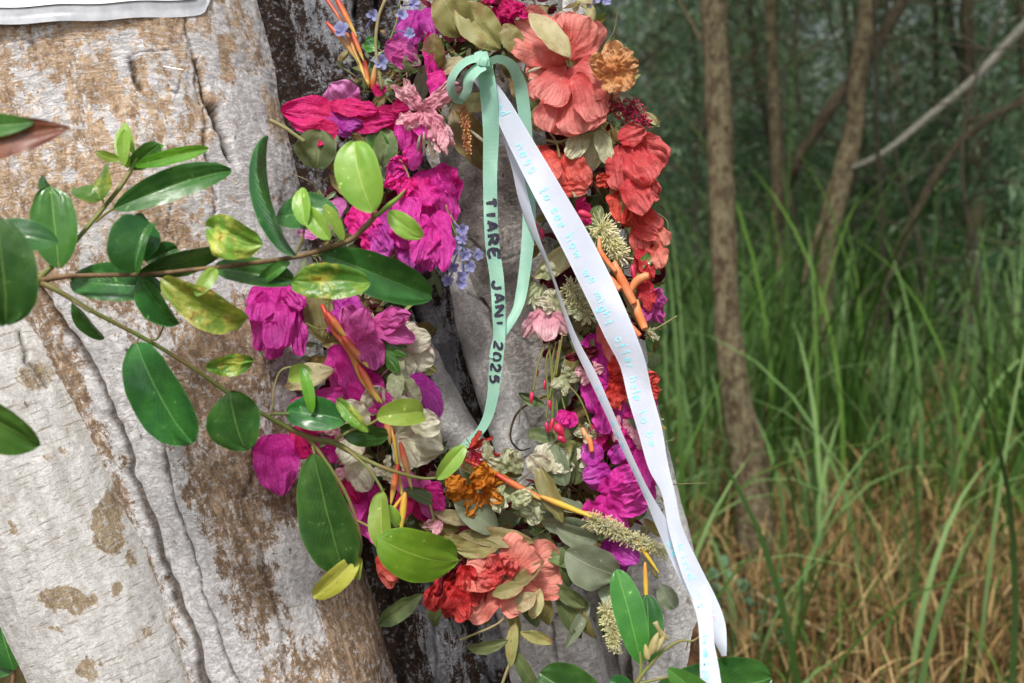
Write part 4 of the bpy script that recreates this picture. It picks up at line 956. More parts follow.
# pale blue plumbago
def plumb(x, y, an, L, d, r=4.6):
    o = None
    V, Q, uv = tube_px([(x, y, d, .7), (x + L * .5 * math.cos(math.radians(an)), y - L * .5 * math.sin(math.radians(an)), d, .9), (x + L * math.cos(math.radians(an)), y - L * math.sin(math.radians(an)), d - .002, 1.2)], 8, 6)
    mb = MB(); mb.add(V, Q, uv)
    tx, ty = x + L * math.cos(math.radians(an)), y - L * math.sin(math.radians(an))
    for k in range(5):
        s = d / F; V, Q, U = blade(r * 1.4 * s, r * s, .5, .3, .3, .1, .1, .1, sd(), 5, 7)
        mb.add(orient(V, an + (k - 2) * 62, rnd.uniform(10, 50), rnd.uniform(-30, 30)) + W(tx, ty, d - .002), Q, U)
    mb.build('plumbago_flower', M['blue'], lei)
for a in [(456, 228, -60, 12, .96), (460, 236, -110, 14, .96), (450, 236, -100, 14, .96), (462, 244, -70, 12, .96), (466, 248, -30, 14, .96), (458, 252, -110, 16, .96), (462, 262, -85, 14, .96), (455, 268, -120, 14, .96), (464, 256, -60, 12, .96), (453, 222, -40, 12, .96), (460, 272, -80, 12, .96),
          (368, 40, -60, 26, .962), (362, 34, 170, 20, .965), (396, 4, 60, 10, .96), (402, 6, 10, 12, .96), (398, 30, -20, 12, .96), (396, 26, 60, 12, .96), (366, 28, 60, 14, .965), (590, 8, 60, 12, .96), (596, 2, 10, 10, .96)]:
    plumb(*a, r=7 if a[3] > 18 else 5)
for pts in [[(446, 205), (452, 225), (462, 250), (464, 278)], [(450, 215), (463, 235), (468, 252)], [(390, 40), (397, 20), (400, 0)]]:
    V, Q, uv = tube_px([(x, y, .965, .9) for x, y in pts], 20, 6); mk('stem', V, Q, M['twig_green'], lei, uv)
# small dry white florets under the pale pink flower
for (x, y, an, L) in [(424, 132, -90, 24), (428, 134, -80, 26), (434, 138, -88, 20), (438, 135, -70, 22), (420, 135, -100, 18), (530, 78, -30, 14), (528, 72, 20, 14), (470, 130, -40, 26)]:
    V, Q, uv = tube_px([(x, y, .955, .9), (x + L * .5 * math.cos(math.radians(an)), y - L * .5 * math.sin(math.radians(an)), .952, 1.8), (x + L * math.cos(math.radians(an)), y - L * math.sin(math.radians(an)), .952, .6)], 10, 6)
    mk('dried_floret', V, Q, M['cream'], lei, uv)

# small withered scraps, florets and curled tips that fill the gaps and fray the outline
scraps = {}
for k in range(620):
    f = rnd.random(); cc, ta = loop_side(f)
    off = rnd.uniform(-1.25, 1.25) * HALF
    nx, ny = math.cos(math.radians(ta - 90)), -math.sin(math.radians(ta - 90))
    x, y = cc[0] + nx * off, cc[1] + ny * off
    edge = abs(off) > HALF * .9
    kind = rnd.choice(['dullgreen', 'olive', 'khaki', 'olive_brown', 'darkred', 'palegreen', 'palepink'] if not edge else ['dullgreen', 'olive', 'olive_brown', 'greygreen'])
    L = rnd.uniform(6, 17); wd = L * rnd.uniform(.2, .6); dd = rnd.uniform(.972, 1.01) if not edge else rnd.uniform(.985, 1.03); s = dd / F
    V, Q, U = blade(L * s, wd * s, .6, .6, rnd.uniform(-1, 1.8), rnd.uniform(-.4, .5), .15, .2, sd(), 5, 9, .15, rnd.uniform(-1, 1))
    an = ta + rnd.uniform(0, 360) if not edge else (ta - 90 + (0 if off > 0 else 180) + rnd.uniform(-50, 50))
    scraps.setdefault(kind, MB()).add(orient(V, an, rnd.uniform(-40, 40), rnd.uniform(-60, 60)) + W(x, y, dd), Q, U)
for kind, mb in scraps.items(): tag(mb.build('withered_scraps', M[kind], lei), kind='stuff')
for k in range(46):                                # thin curling stalks with a bud or leaf at the tip, standing out from the edge
    f = rnd.random(); cc, ta = loop_side(f); side = rnd.choice((-1, 1)); a0 = math.radians(ta - 90 * side + rnd.uniform(-50, 50))
    x, y = cc[0] + math.cos(a0) * HALF * .7, cc[1] - math.sin(a0) * HALF * .7
    L = rnd.uniform(14, 34); q = rnd.uniform(-.8, .8)
    pts = [(x, y, .985, .8), (x + L * .5 * math.cos(a0 + q * .4), y - L * .5 * math.sin(a0 + q * .4), .975, .7), (x + L * math.cos(a0 + q), y - L * math.sin(a0 + q), .975, .5)]
    V, Q, uv = tube_px(pts, 14, 5, wob=.2, seed=k); st = mk('stem', V, Q, M[rnd.choice(['twig_olive', 'twig_green', 'twig_brown'])], lei, uv)
    ex, ey = pts[-1][:2]; s = .975 / F
    V, Q, U = blade(9 * s, 4 * s, .6, .6, .6, .3, .1, .1, sd(), 5, 8)
    mk('leaf', orient(V, math.degrees(a0 + q), rnd.uniform(-20, 30), rnd.uniform(-30, 30)) + W(ex, ey, .975), Q, M[rnd.choice(['olive', 'dullgreen', 'khaki'])], st, U)

# loose dried leaves and small pale blossoms that close the gaps along the bottom and the inner right side
for k in range(46):
    cc, ta = loop_side(rnd.uniform(.40, .80)); off = rnd.gauss(0, .45) * HALF
    x, y = cc[0] + rnd.uniform(-HALF, HALF) * .8, cc[1] + off
    L = rnd.uniform(16, 34); m = rnd.choice(['olive', 'khaki', 'dullgreen', 'greygreen', 'olive_brown'])
    leaf('leaf', M[m], lei, x, y, ta + rnd.choice((0, 180)) + rnd.uniform(-60, 60), L, L * rnd.uniform(.22, .42), rnd.uniform(.968, .985), rnd.uniform(-15, 25), rnd.uniform(-40, 40), bend=rnd.uniform(.2, 1.4), fold=.3, a=.8, b=.8, crumple=.12, jag=.08, nu=9, nv=16, twist=rnd.uniform(-.6, .6))
for (x, y, m) in [(575, 308, 'palegreen'), (583, 356, 'darkred'), (566, 378, 'palegreen'), (590, 372, 'palepink'), (572, 462, 'cream'), (586, 434, 'palegreen'), (348, 470, 'palepink'), (388, 470, 'cream'), (342, 425, 'palepink'), (552, 300, 'cream'), (440, 520, 'palepink'), (592, 245, 'palegreen'), (575, 185, 'palegreen')]:
    FL('withered_floret', m, .968, [(x, y, q * 90 + rnd.uniform(-30, 30), rnd.uniform(12, 20), rnd.uniform(10, 16)) for q in range(4)], a=.45, b=.35, ruffle=.3, crumple=.25, jag=.2)

# ------------------------------------------------------------------ ribbons
def cloth_mat(name, c, c2, trans=.25, rough=.45):
    T = NT(name)
    uv = T.n('ShaderNodeTexCoord').outputs['UV']; ob = T.n('ShaderNodeTexCoord').outputs['Object']
    s = T.n('ShaderNodeSeparateXYZ', {0: uv})
    w = T.math('SINE', T.math('MULTIPLY', s.outputs[1], 5200))
    edge = T.ss(T.math('ABSOLUTE', T.math('SUBTRACT', s.outputs[0], .5)), .43, .46)
    cc = T.mix(T.ss(T.noise(ob, 40, 3), .3, .7), c, c2)
    cc = T.mix(T.math('MULTIPLY', edge, .4), cc, tuple(min(1, x * 1.25) for x in c))
    h = T.math('ADD', T.math('MULTIPLY', w, .3), T.math('MULTIPLY', T.noise(ob, 90, 4), 1.2))
    return T.finish(cc, rough, T.bump(h, .35, .0006), trans, spec=.4, Sheen_Weight=.2)
M['mint'] = cloth_mat('mint_satin', (.31, .61, .47), (.38, .67, .53), .3, .36)
M['white_ribbon'] = cloth_mat('white_satin', (.66, .73, .89), (.73, .79, .91), .35, .42)
M['ink_black'] = plain_mat('black_ink', (.02, .018, .035), (.04, .035, .06), .6, 200, var=0)
M['ink_blue'] = plain_mat('turquoise_ink', (.20, .70, .82), (.40, .78, .86), .6, 200, var=0)
M['ink_violet'] = plain_mat('violet_ink', (.70, .45, .75), None, .6, 200, var=0)

class Ribbon:
    def __init__(s, rows, n=160):
        S = spline(np.array(rows, float), n)
        tx = np.gradient(S[:, 0]); ty = np.gradient(S[:, 1])
        if S.shape[1] > 5:
            a = np.radians(S[:, 5]); nx, ny = np.cos(a), -np.sin(a)
        else:
            L = np.hypot(tx, ty) + 1e-9; nx, ny = -ty / L, tx / L
            for _ in range(4):
                nx[1:-1] = (nx[:-2] + 2 * nx[1:-1] + nx[2:]) / 4; ny[1:-1] = (ny[:-2] + 2 * ny[1:-1] + ny[2:]) / 4
            sg = np.where(nx[len(nx) // 2] < 0, -1, 1); nx, ny = nx * sg, ny * sg
        s.C = W(S[:, 0], S[:, 1], S[:, 2])
        hw = S[:, 3] / 2
        s.H = W(S[:, 0] + nx * hw, S[:, 1] + ny * hw, S[:, 2] - S[:, 4] / F) - s.C
        s.len = np.concatenate([[0], np.cumsum(np.linalg.norm(np.diff(s.C, axis=0), axis=1))])
        s.S = S
        t = np.gradient(s.C, axis=0); nr = np.cross(t, s.H); nr /= np.linalg.norm(nr, axis=1)[:, None] + 1e-12
        s.N = nr * np.sign((nr @ -FWD))[:, None]
    def at(s, L, u, off=0):
        L = np.asarray(L); u = np.asarray(u)
        f = lambda A: np.stack([np.interp(L, s.len, A[:, k]) for k in range(3)], -1)
        C, H, N = f(s.C), f(s.H), f(s.N)
        cup = (1 - u * u)[..., None] * .0006 * N
        return C + H * u[..., None] + cup + N * np.asarray(off)[..., None]
    def build(s, name, mat, parent, nu=9):
        u = np.linspace(-1, 1, nu); UU, LL = np.meshgrid(u, s.len)
        V = s.at(LL.ravel(), UU.ravel())
        return mk(name, V, gridq(nu, len(s.len)), mat, parent, np.stack([UU.ravel() * .5 + .5, LL.ravel()], 1), origin=s.C[0])

GL = {  # pen strokes of each letter in a unit cell: x right, y up
 'T': [[(0, 1), (1, 1)], [(.5, 1), (.5, 0)]], 'I': [[(.5, 1), (.5, 0)]], 'A': [[(0, 0), (.5, 1), (1, 0)], [(.2, .38), (.8, .38)]],
 'R': [[(0, 0), (0, 1), (.6, 1), (.9, .8), (.6, .5), (0, .48)], [(.4, .48), (1, 0)]], 'E': [[(1, 1), (0, 1), (0, 0), (1, 0)], [(0, .5), (.75, .5)]],
 'J': [[(.9, 1), (.9, .3), (.6, 0), (.2, .05), (0, .3)]], 'N': [[(0, 0), (0, 1), (1, 0), (1, 1)]], '1': [[(.5, 1), (.5, 0)]],
 '2': [[(0, .8), (.3, 1), (.8, .95), (.9, .7), (.5, .35), (0, 0), (1, 0)]], '0': [[(.5, 1), (.1, .8), (0, .4), (.3, 0), (.7, 0), (1, .4), (.9, .8), (.5, 1)]],
 '5': [[(.9, 1), (.2, 1), (.1, .6), (.6, .65), (.95, .4), (.7, .05), (0, 0)]],
 'k': [[(0, 1.3), (0, 0)], [(.8, .8), (0, .35), (.8, 0)]], 'i': [[(.4, .75), (.4, 0)], [(.4, 1.0), (.42, 1.08)]], 'n': [[(0, .75), (0, 0)], [(0, .5), (.4, .78), (.8, .6), (.85, 0)]],
 'd': [[(.8, .6), (.4, .75), (0, .4), (.3, 0), (.8, .2)], [(.85, 1.35), (.85, 0)]], 'e': [[(0, .4), (.85, .45), (.7, .75), (.3, .75), (0, .4), (.2, .02), (.85, .1)]],
 's': [[(.8, .7), (.3, .8), (.1, .55), (.7, .35), (.75, .08), (.3, 0), (0, .1)]], 't': [[(.4, 1.2), (.4, .1), (.7, 0)], [(0, .8), (.85, .8)]],
 'o': [[(.4, .78), (.05, .55), (.05, .2), (.4, 0), (.8, .2), (.8, .6), (.4, .78)]], 'h': [[(0, 1.35), (0, 0)], [(0, .5), (.4, .78), (.8, .6), (.85, 0)]],
 'w': [[(0, .75), (.2, 0), (.5, .55), (.75, 0), (1, .75)]], 'm': [[(0, .75), (0, 0)], [(0, .5), (.3, .78), (.5, .55), (.5, 0)], [(.5, .55), (.8, .78), (1, .55), (1, 0)]],
 'g': [[(.8, .7), (.4, .78), (0, .4), (.35, 0), (.8, .2), (.85, .75), (.8, -.35), (.4, -.5), (0, -.35)]], 'f': [[(.8, 1.25), (.45, 1.2), (.35, .8), (.35, -.2)], [(0, .7), (.75, .7)]],
 'r': [[(0, .75), (0, 0)], [(0, .45), (.4, .78), (.75, .7)]], 'l': [[(.3, 1.35), (.3, .1), (.6, 0)]], 'p': [[(0, .75), (0, -.5)], [(0, .6), (.4, .78), (.8, .5), (.5, 0), (0, .15)]],
 'b': [[(0, 1.3), (0, 0), (.5, 0), (.85, .35), (.5, .75), (0, .5)]], 'a': [[(.8, .65), (.3, .78), (0, .35), (.3, 0), (.8, .2)], [(.85, .75), (.85, 0), (1, 0)]], 'y': [[(0, .75), (.4, .1)], [(.85, .75), (.3, -.5)]], 'u': [[(0, .75), (.05, .15), (.45, 0), (.8, .2), (.85, .75)], [(.85, .3), (.9, 0)]],
}
def write(rb, text, L0, size_u, adv, base_u, pen, mat, name, parent, seed=0, gap=1.5):
    """letters run down the ribbon, their tops towards +u (the right edge); adv = metres per letter cell"""
    r = random.Random(seed); mb = MB(); L = L0
    hwid = np.linalg.norm(rb.H, axis=1).mean()
    for ch in text:
        if ch == ' ': L += adv * gap; continue
        cw = adv * (.62 if ch not in 'mw' else .8) * (.45 if ch in 'I1il' else 1)
        sk = r.uniform(-.12, .12); up = r.uniform(-.05, .05)
        for st in GL[ch]:
            P = np.array(st, float)
            if len(P) > 2: P = spline(P, 6 * len(P))
            else: P = P[0] + (P[1] - P[0]) * np.linspace(0, 1, 6)[:, None]
            P = P + .02 * nrs.randn(*P.shape) + np.array([r.uniform(-.02, .02), r.uniform(-.03, .03)])
            l = L + (P[:, 0] + sk * P[:, 1]) * cw
            u = base_u + up + P[:, 1] * size_u
            tl = np.gradient(l); tu = np.gradient(u) * hwid
            q = np.hypot(tl, tu) + 1e-9
            w = pen * (1 + .25 * np.sin(np.linspace(0, 3.1, len(l)) + r.random()))
            A = rb.at(l - tu / q * w, u + tl / q * w / hwid, .00045 + 0 * l); B = rb.at(l + tu / q * w, u - tl / q * w / hwid, .00045 + 0 * l)
            V = np.stack([A, B], 1).reshape(-1, 3); mb.add(V, gridq(2, len(l)))
        L += cw + adv * .38
    return mb.build(name, mat, parent), L

mint = empty('mint_ribbon', W(482, 62, .935), 'mint green satin ribbon knotted on the lei, lettered TIARE JAN 1 2025 in black', 'ribbon')
tail = Ribbon([(484, 62, .930, 16, 0), (488, 90, .932, 17, 3), (491, 130, .938, 16, -3), (490, 180, .942, 14, 2), (492, 240, .945, 14, -3), (497, 280, .946, 14, 1), (499, 315, .947, 13, -2), (499, 340, .948, 12, 2),
               (496, 365, .95, 13, 3), (492, 400, .955, 11, 3), (484, 425, .96, 9, 3), (468, 443, .965, 8, 3), (448, 456, .968, 5, 2)], 260)
o = tail.build('ribbon_tail', M['mint'], mint)
Lof = lambda rb, y: np.interp(y, rb.S[:, 1], rb.len)
write(tail, 'TIARE', Lof(tail, 199), 1.30, .0132, -.62, .0015, M['ink_black'], 'marker_lettering', mint, 3)
write(tail, 'JAN', Lof(tail, 281), 1.25, .0125, -.6, .0013, M['ink_black'], 'marker_lettering', mint, 4)
write(tail, '1', Lof(tail, 321), 1.0, .0125, -.5, .0011, M['ink_black'], 'marker_lettering', mint, 5)
write(tail, '2025', Lof(tail, 342), 1.3, .0108, -.65, .0012, M['ink_black'], 'marker_lettering', mint, 6)
Ribbon([(486, 64, .922, 7, 5), (498, 59, .922, 8, 6), (510, 64, .926, 10, 5), (518, 78, .935, 12, 3), (522, 95, .943, 13, 2), (526, 130, .95, 12, 1), (528, 170, .958, 12, 0), (529, 220, .962, 13, 0), (526, 260, .962, 12, 0), (521, 295, .96, 11, 1), (516, 312, .957, 9, 1),
        (506, 328, .953, 9, 1), (496, 343, .951, 8, 1), (491, 358, .951, 4, 1)], 240).build('ribbon_tail', M['mint'], mint)
Ribbon([(485, 60, .926, 7, 4), (472, 59, .924, 8, 8), (460, 66, .924, 8, 9), (452, 78, .928, 8, 8), (451, 90, .936, 9, 5), (456, 99, .944, 8, 2), (463, 101, .95, 7, 0)], 90).build('bow_loop', M['mint'], mint)
Ribbon([(485, 66, .918, 8, 6), (476, 70, .916, 11, 8), (469, 79, .917, 11, 7), (467, 90, .924, 9, 3), (462, 99, .935, 8, 1)], 90).build('bow_loop', M['mint'], mint)
# the knot: short wraps round the crossing
kb = MB()
for (x0, y0, x1, y1, w, dz) in [(478, 52, 484, 72, 10, 0), (484, 52, 487, 74, 8, .003), (476, 60, 492, 64, 8, .0045)]:
    rb = Ribbon([(x0, y0, .932, w * .8, 0), ((x0 * 3 + x1) / 4, (y0 * 3 + y1) / 4, .921 - dz, w, 0), ((x0 + x1) / 2, (y0 + y1) / 2, .919 - dz, w, 0), ((x0 + 3 * x1) / 4, (y0 + 3 * y1) / 4, .921 - dz, w, 0), (x1, y1, .932, w * .8, 0)], 24)
    UU, LL = np.meshgrid(np.linspace(-1, 1, 7), rb.len); kb.add(rb.at(LL.ravel(), UU.ravel()), gridq(7, len(rb.len)), np.stack([UU.ravel() * .5 + .5, LL.ravel()], 1))
kb.build('knot', M['mint'], mint)

wr = empty('white_ribbon', W(478, 72, .935), 'long white satin ribbon with faint turquoise handwriting, hanging from the top of the lei', 'ribbon')
main = Ribbon([(470, 70, .942, 6, 2), (484, 80, .94, 13, 3), (500, 104, .938, 19, 3), (522, 145, .935, 24, 2), (548, 192, .93, 28, -3), (575, 240, .925, 30, -7), (598, 286, .92, 31, -2), (618, 330, .915, 30, 5), (632, 362, .91, 26, 9),
               (640, 395, .905, 25, 2), (650, 430, .90, 24, 2), (658, 465, .895, 20, 1), (668, 492, .89, 13, 1), (676, 530, .885, 14, 0), (691, 570, .88, 20, -3), (706, 602, .876, 22, -3), (716, 625, .872, 19, -1), (722, 646, .87, 10, 3), (724, 656, .87, 5, 3)], 300)
main.build('ribbon_tail', M['white_ribbon'], wr)
ink = .00044
L = Lof(main, 96)
_, L = write(main, 'kind', L, .75, .0062, -.5, .0004, M['ink_blue'], 'handwriting', wr, 10)
_, L = write(main, 'ness', Lof(main, 143), .62, .0085, -.55, ink, M['ink_blue'], 'handwriting', wr, 11)
_, L = write(main, 'to', Lof(main, 187), .5, .0075, -.5, ink, M['ink_blue'], 'handwriting', wr, 12)
_, L = write(main, 'see', Lof(main, 207), .46, .0074, -.5, ink, M['ink_blue'], 'handwriting', wr, 13)
_, L = write(main, 'how', Lof(main, 234), .46, .0080, -.55, ink, M['ink_blue'], 'handwriting', wr, 14)
_, L = write(main, 'we', Lof(main, 268), .42, .0078, -.45, ink, M['ink_blue'], 'handwriting', wr, 15)
_, L = write(main, 'might', Lof(main, 291), .44, .0073, -.5, ink, M['ink_blue'], 'handwriting', wr, 16)
_, L = write(main, 'offer', Lof(main, 336), .44, .0070, -.45, ink, M['ink_blue'], 'handwriting', wr, 17)
_, L = write(main, 'help', Lof(main, 377), .46, .0064, -.5, ink, M['ink_blue'], 'handwriting', wr, 18)
_, L = write(main, 'to', Lof(main, 409), .5, .0078, -.45, ink, M['ink_blue'], 'handwriting', wr, 19)
_, L = write(main, 'be', Lof(main, 432), .5, .0078, -.4, ink, M['ink_blue'], 'handwriting', wr, 20)
_, L = write(main, 'kind', Lof(main, 545), .5, .0095, -.5, ink * 1.1, M['ink_blue'], 'handwriting', wr, 21)
_, L = write(main, 'ness', Lof(main, 592), .5, .0075, -.3, ink, M['ink_violet'], 'handwriting', wr, 22)
thin = Ribbon([(472, 72, .95, 8, 2), (488, 92, .95, 12, 3), (504, 125, .952, 12, 3), (516, 165, .954, 10, 3), (524, 200, .954, 10, 4), (536, 236, .952, 6, 5), (548, 264, .95, 3, 5), (558, 292, .948, 3, 5), (566, 316, .945, 4, 4), (577, 345, .94, 7, 4),
               (592, 375, .93, 9, 4), (608, 410, .92, 8, 4), (626, 450, .912, 7, 4), (645, 490, .905, 7, 4), (664, 528, .90, 13, 3), (684, 568, .893, 17, 1), (700, 596, .875, 19, 1), (705, 620, .862, 15, 2), (707, 645, .85, 15, 2), (710, 675, .84, 20, 2), (714, 720, .83, 22, 2), (716, 780, .83, 22, 2)], 300)
thin.build('ribbon_tail', M['white_ribbon'], wr)
write(thin, 'help to be kind to you', Lof(thin, 150), .6, .0066, -.4, .0003, M['ink_blue'], 'handwriting', wr, 23) if False else None
write(thin, 'to see how', Lof(thin, 385), .7, .0105, -.5, .00035, M['ink_blue'], 'handwriting', wr, 24)
write(thin, 'we might', Lof(thin, 540), .55, .0085, -.5, .0005, M['ink_blue'], 'handwriting', wr, 25)
write(thin, 'help', Lof(thin, 636), .5, .011, -.5, .0006, M['ink_blue'], 'handwriting', wr, 26)

# ------------------------------------------------------------------ leafy branch in the foreground
br = empty('leafy_branch', W(38, 281, .8), 'living twig with glossy green oval leaves reaching across the trunk from the left', 'branch')
def twig(pts, mat='twig_green', parent=br, name='twig', wob=.18):
    V, Q, uv = tube_px(pts, 50, 10, wob=wob, seed=sd()); return mk(name, V, Q, M[mat], parent, uv)
D1 = .80
twig([(-60, 292, .74, 4), (0, 286, .77, 3.6), (38, 281, .80, 4.4), (46, 279, .80, 3.6)], 'twig_brown')
twig([(38, 281, .80, 3.2), (50, 268, .80, 2.8), (66, 252, .81, 2.4), (92, 222, .82, 2.2), (118, 190, .83, 2.1), (130, 172, .835, 2), (136, 160, .838, 1.6), (143, 150, .84, 1)])
twig([(42, 280, .80, 3.6), (70, 276, .80, 2.6), (120, 275, .80, 2.3), (160, 273, .80, 2.1), (210, 268, .80, 2.3), (260, 262, .81, 2.4), (300, 256, .82, 2.6), (330, 247, .825, 2.8), (350, 240, .828, 2.5), (368, 224, .83, 2.9), (378, 212, .83, 2.3)], 'twig_brown')
twig([(42, 283, .80, 3.4), (60, 292, .80, 2.8), (90, 310, .81, 2.5), (140, 336, .83, 2.2), (190, 366, .85, 2.1), (230, 394, .87, 2.2), (270, 418, .88, 2.3), (310, 438, .89, 3.0), (332, 442, .895, 3), (362, 458, .9, 2.5), (390, 470, .9, 2), (420, 478, .91, 1.6), (437, 478, .91, 1.2)])
twig([(308, 438, .89, 2.2), (325, 460, .89, 1.8), (345, 492, .89, 1.8), (356, 520, .89, 1.7), (361, 545, .89, 1.6), (357, 562, .89, 1.3)])
twig([(345, 448, .895, 1.6), (366, 466, .89, 1.5), (380, 486, .89, 1.4), (386, 500, .89, 1)])
twig([(335, 440, .89, 1.8), (352, 430, .885, 1.4), (370, 424, .88, 1.3), (382, 416, .88, 1)])
twig([(270, 414, .88, 1.6), (292, 414, .885, 1.4), (320, 417, .885, 1.4), (344, 416, .885, 1)])
twig([(356, 520, .89, 1.2), (368, 526, .885, 1.2), (380, 532, .88, 1)])
twig([(72, 300, .80, 1.6), (90, 312, .8, 1.2)])
for p in [[(114, 208, .82, 1.4), (104, 215, .82, 1.4), (96, 222, .82, 1.2)], [(102, 198, .82, 1.2), (104, 206, .82, 1)], [(60, 268, .8, 1.2), (58, 262, .8, 1)], [(140, 336, .83, 1), (136, 344, .83, 1)], [(235, 392, .87, 1.2), (242, 400, .87, 1), (246, 406, .87, 1)], [(165, 322, .84, 1), (158, 338, .835, 1), (150, 340, .83, 1)],
          [(208, 366, .86, 1), (205, 372, .86, 1)], [(315, 455, .885, 1.2), (312, 446, .885, 1)], [(373, 210, .82, 1.4), (372, 222, .825, 1.3)], [(305, 222, .82, 1), (302, 240, .82, 1.6), (296, 254, .82, 1.2)], [(322, 255, .83, 1.3), (312, 256, .83, 1)],
          [(330, 240, .82, 1), (328, 248, .82, 1)], [(344, 238, .82, 1), (342, 244, .82, 1)]]:
    twig(p, name='leaf_stalk', wob=0)
V, Q, uv = tube_px([(376, 217, .828, 1.5), (388, 206, .826, 2.6), (398, 198, .825, 2), (405, 190, .824, .6)], 20, 8); mk('shoot', V, Q, M['fresh_light'], br, uv)
def BL(x, y, an, L, wd, d, m, tilt=8, roll=0, bend=.35, fold=.25, lab=None, **k):
    g = 'gall' in m; k.setdefault('freq', rnd.uniform(.7, 1.5)); k.setdefault('ruffle', .16 if g else .09); k.setdefault('crumple', .10 if g else .035); k.setdefault('jag', .10 if g else .03); k.setdefault('twist', rnd.uniform(-.35, .35))
    tilt += rnd.uniform(-12, 14); roll += rnd.uniform(-18, 18); bend *= rnd.uniform(.8, 2.4); fold *= rnd.uniform(.8, 2.0)
    k.setdefault('b', .55); k.setdefault('a', .6)
    o = leaf('leaf', M[m], br, x, y, an, L, wd, d, tilt, roll, bend, fold, nu=17, nv=34, **k)
    if lab: o['label'] = lab
for a in [(-2, 218, -84, 110, 66, .68, 'fresh_dark', 4, -8), (58, 243, 168, 84, 38, .74, 'fresh_dark', 5, 10), (59, 268, 96, 84, 44, .80, 'fresh_mid', 5, 0, .2, .15), (62, 206, 137, 46, 16, .83, 'fresh_dark'), (103, 200, 118, 38, 44, .82, 'galled', 20, 10, 1.2, .3),
          (114, 209, 24, 124, 32, .82, 'fresh_dark', 6, 25, .3, .3), (133, 166, 13, 76, 15, .835, 'fresh_bright', 6, 10), (124, 166, 88, 36, 13, .83, 'fresh_light'), (122, 160, 168, 26, 10, .83, 'fresh_light'), (128, 168, 108, 46, 15, .835, 'fresh_light'),
          (134, 155, 105, 36, 9, .838, 'fresh_light'), (140, 152, 22, 24, 9, .84, 'fresh_bright'), (130, 168, 35, 38, 22, .84, 'fresh_mid', 5, 20),
          (136, 274, 84, 58, 46, .80, 'fresh_dark', 20, -30, 1.0, .5), (112, 262, 38, 62, 40, .805, 'fresh_dark', 12, 20, .8, .3), (146, 262, 24, 34, 24, .83, 'fresh_dark'), (165, 290, 172, 96, 40, .825, 'fresh_dark', 5, 15), (140, 276, -64, 62, 36, .81, 'fresh_dark', 8, 15),
          (140, 272, 11, 88, 28, .82, 'fresh_dark', 4, 30), (262, 245, 172, 66, 44, .79, 'galled_light', 8, -12, .8, .15), (163, 278, -38, 96, 40, .785, 'galled_light', 14, 10, .5, .35), (196, 296, 56, 36, 16, .775, 'fresh_light', 8, 0),
          (296, 256, 122, 132, 34, .80, 'fresh_dark', 12, -25, .5, .5), (276, 218, 10, 64, 40, .84, 'fresh_dark', 4, 0), (373, 212, 112, 76, 48, .79, 'fresh_light', 12, 0, .3, .12), (306, 226, 103, 42, 19, .81, 'fresh_light'), (330, 240, 128, 42, 20, .81, 'fresh_light'),
          (343, 240, 112, 40, 14, .81, 'fresh_light', 8, 20), (388, 212, -42, 44, 22, .81, 'fresh_light', 14), (322, 253, -22, 122, 44, .83, 'fresh_dark', 6, 12), (370, 283, 178, 80, 36, .80, 'galled', 16, -8, .6, .5), (214, 268, -7, 84, 30, .825, 'fresh_dark', 4, -15),
          (318, 288, -30, 18, 14, .80, 'fresh_light'), (290, 262, -150, 40, 14, .815, 'fresh_mid'), (137, 343, -66, 116, 66, .82, 'fresh_dark', 6, 6, .4, .2), (230, 392, -78, 62, 60, .86, 'fresh_dark', 10, -5, .5, .1), (72, 302, -62, 48, 26, .815, 'fresh_dark', 6, 30),
          (206, 367, 2, 48, 22, .855, 'galled', 6, 15, .8), (314, 454, -79, 130, 60, .872, 'fresh_dark', 5, 4, .25, .16), (358, 556, -132, 62, 26, .885, 'yellow', 8), (361, 558, -110, 26, 12, .885, 'fresh_light'), (384, 552, 97, 60, 25, .875, 'fresh_light', 8, 5),
          (378, 538, -27, 90, 58, .865, 'fresh_bright', 10, -6, .4, .12), (377, 418, 14, 56, 28, .87, 'fresh_light', 12, -10, .9, .35), (437, 479, 50, 44, 18, .905, 'fresh_light', 8), (312, 413, 95, 48, 12, .875, 'fresh_bright', 12, 20), (312, 372, 185, 26, 20, .88, 'fresh_light', 5, 10),
          (346, 420, 165, 62, 34, .885, 'fresh_dark'), (368, 432, 135, 46, 16, .875, 'galled_light'), (340, 428, -18, 50, 26, .895, 'fresh_dark'), (-40, 395, -38, 92, 56, .70, 'fresh_mid', 5, 5), (246, 434, -82, 14, 7, .86, 'fresh_light'),
          (388, 505, -60, 26, 12, .888, 'fresh_light')]:
    BL(*a)
# dead leaf at the left edge, on its own twig outside the picture
dl = empty('dead_leaf_twig', W(-70, 150, .66), 'single reddish brown dying leaf with a green corner poking in at the left edge', 'twig')
twig([(-140, 160, .66, 2.5), (-100, 156, .66, 2.4), (-66, 150, .66, 2)], 'twig_brown', dl)
leaf('leaf', M['brown_leaf'], dl, -66, 149, 9, 135, 42, .66, 3, 8, .25, .3, a=.6, b=.85, nu=15, nv=30, ruffle=.06)
leaf('leaf', M['fresh_mid'], dl, -66, 131, 5, 98, 26, .655, 3, 8, .25, .2, nu=15, nv=30)['label'] = 'green leaf behind the dead one'

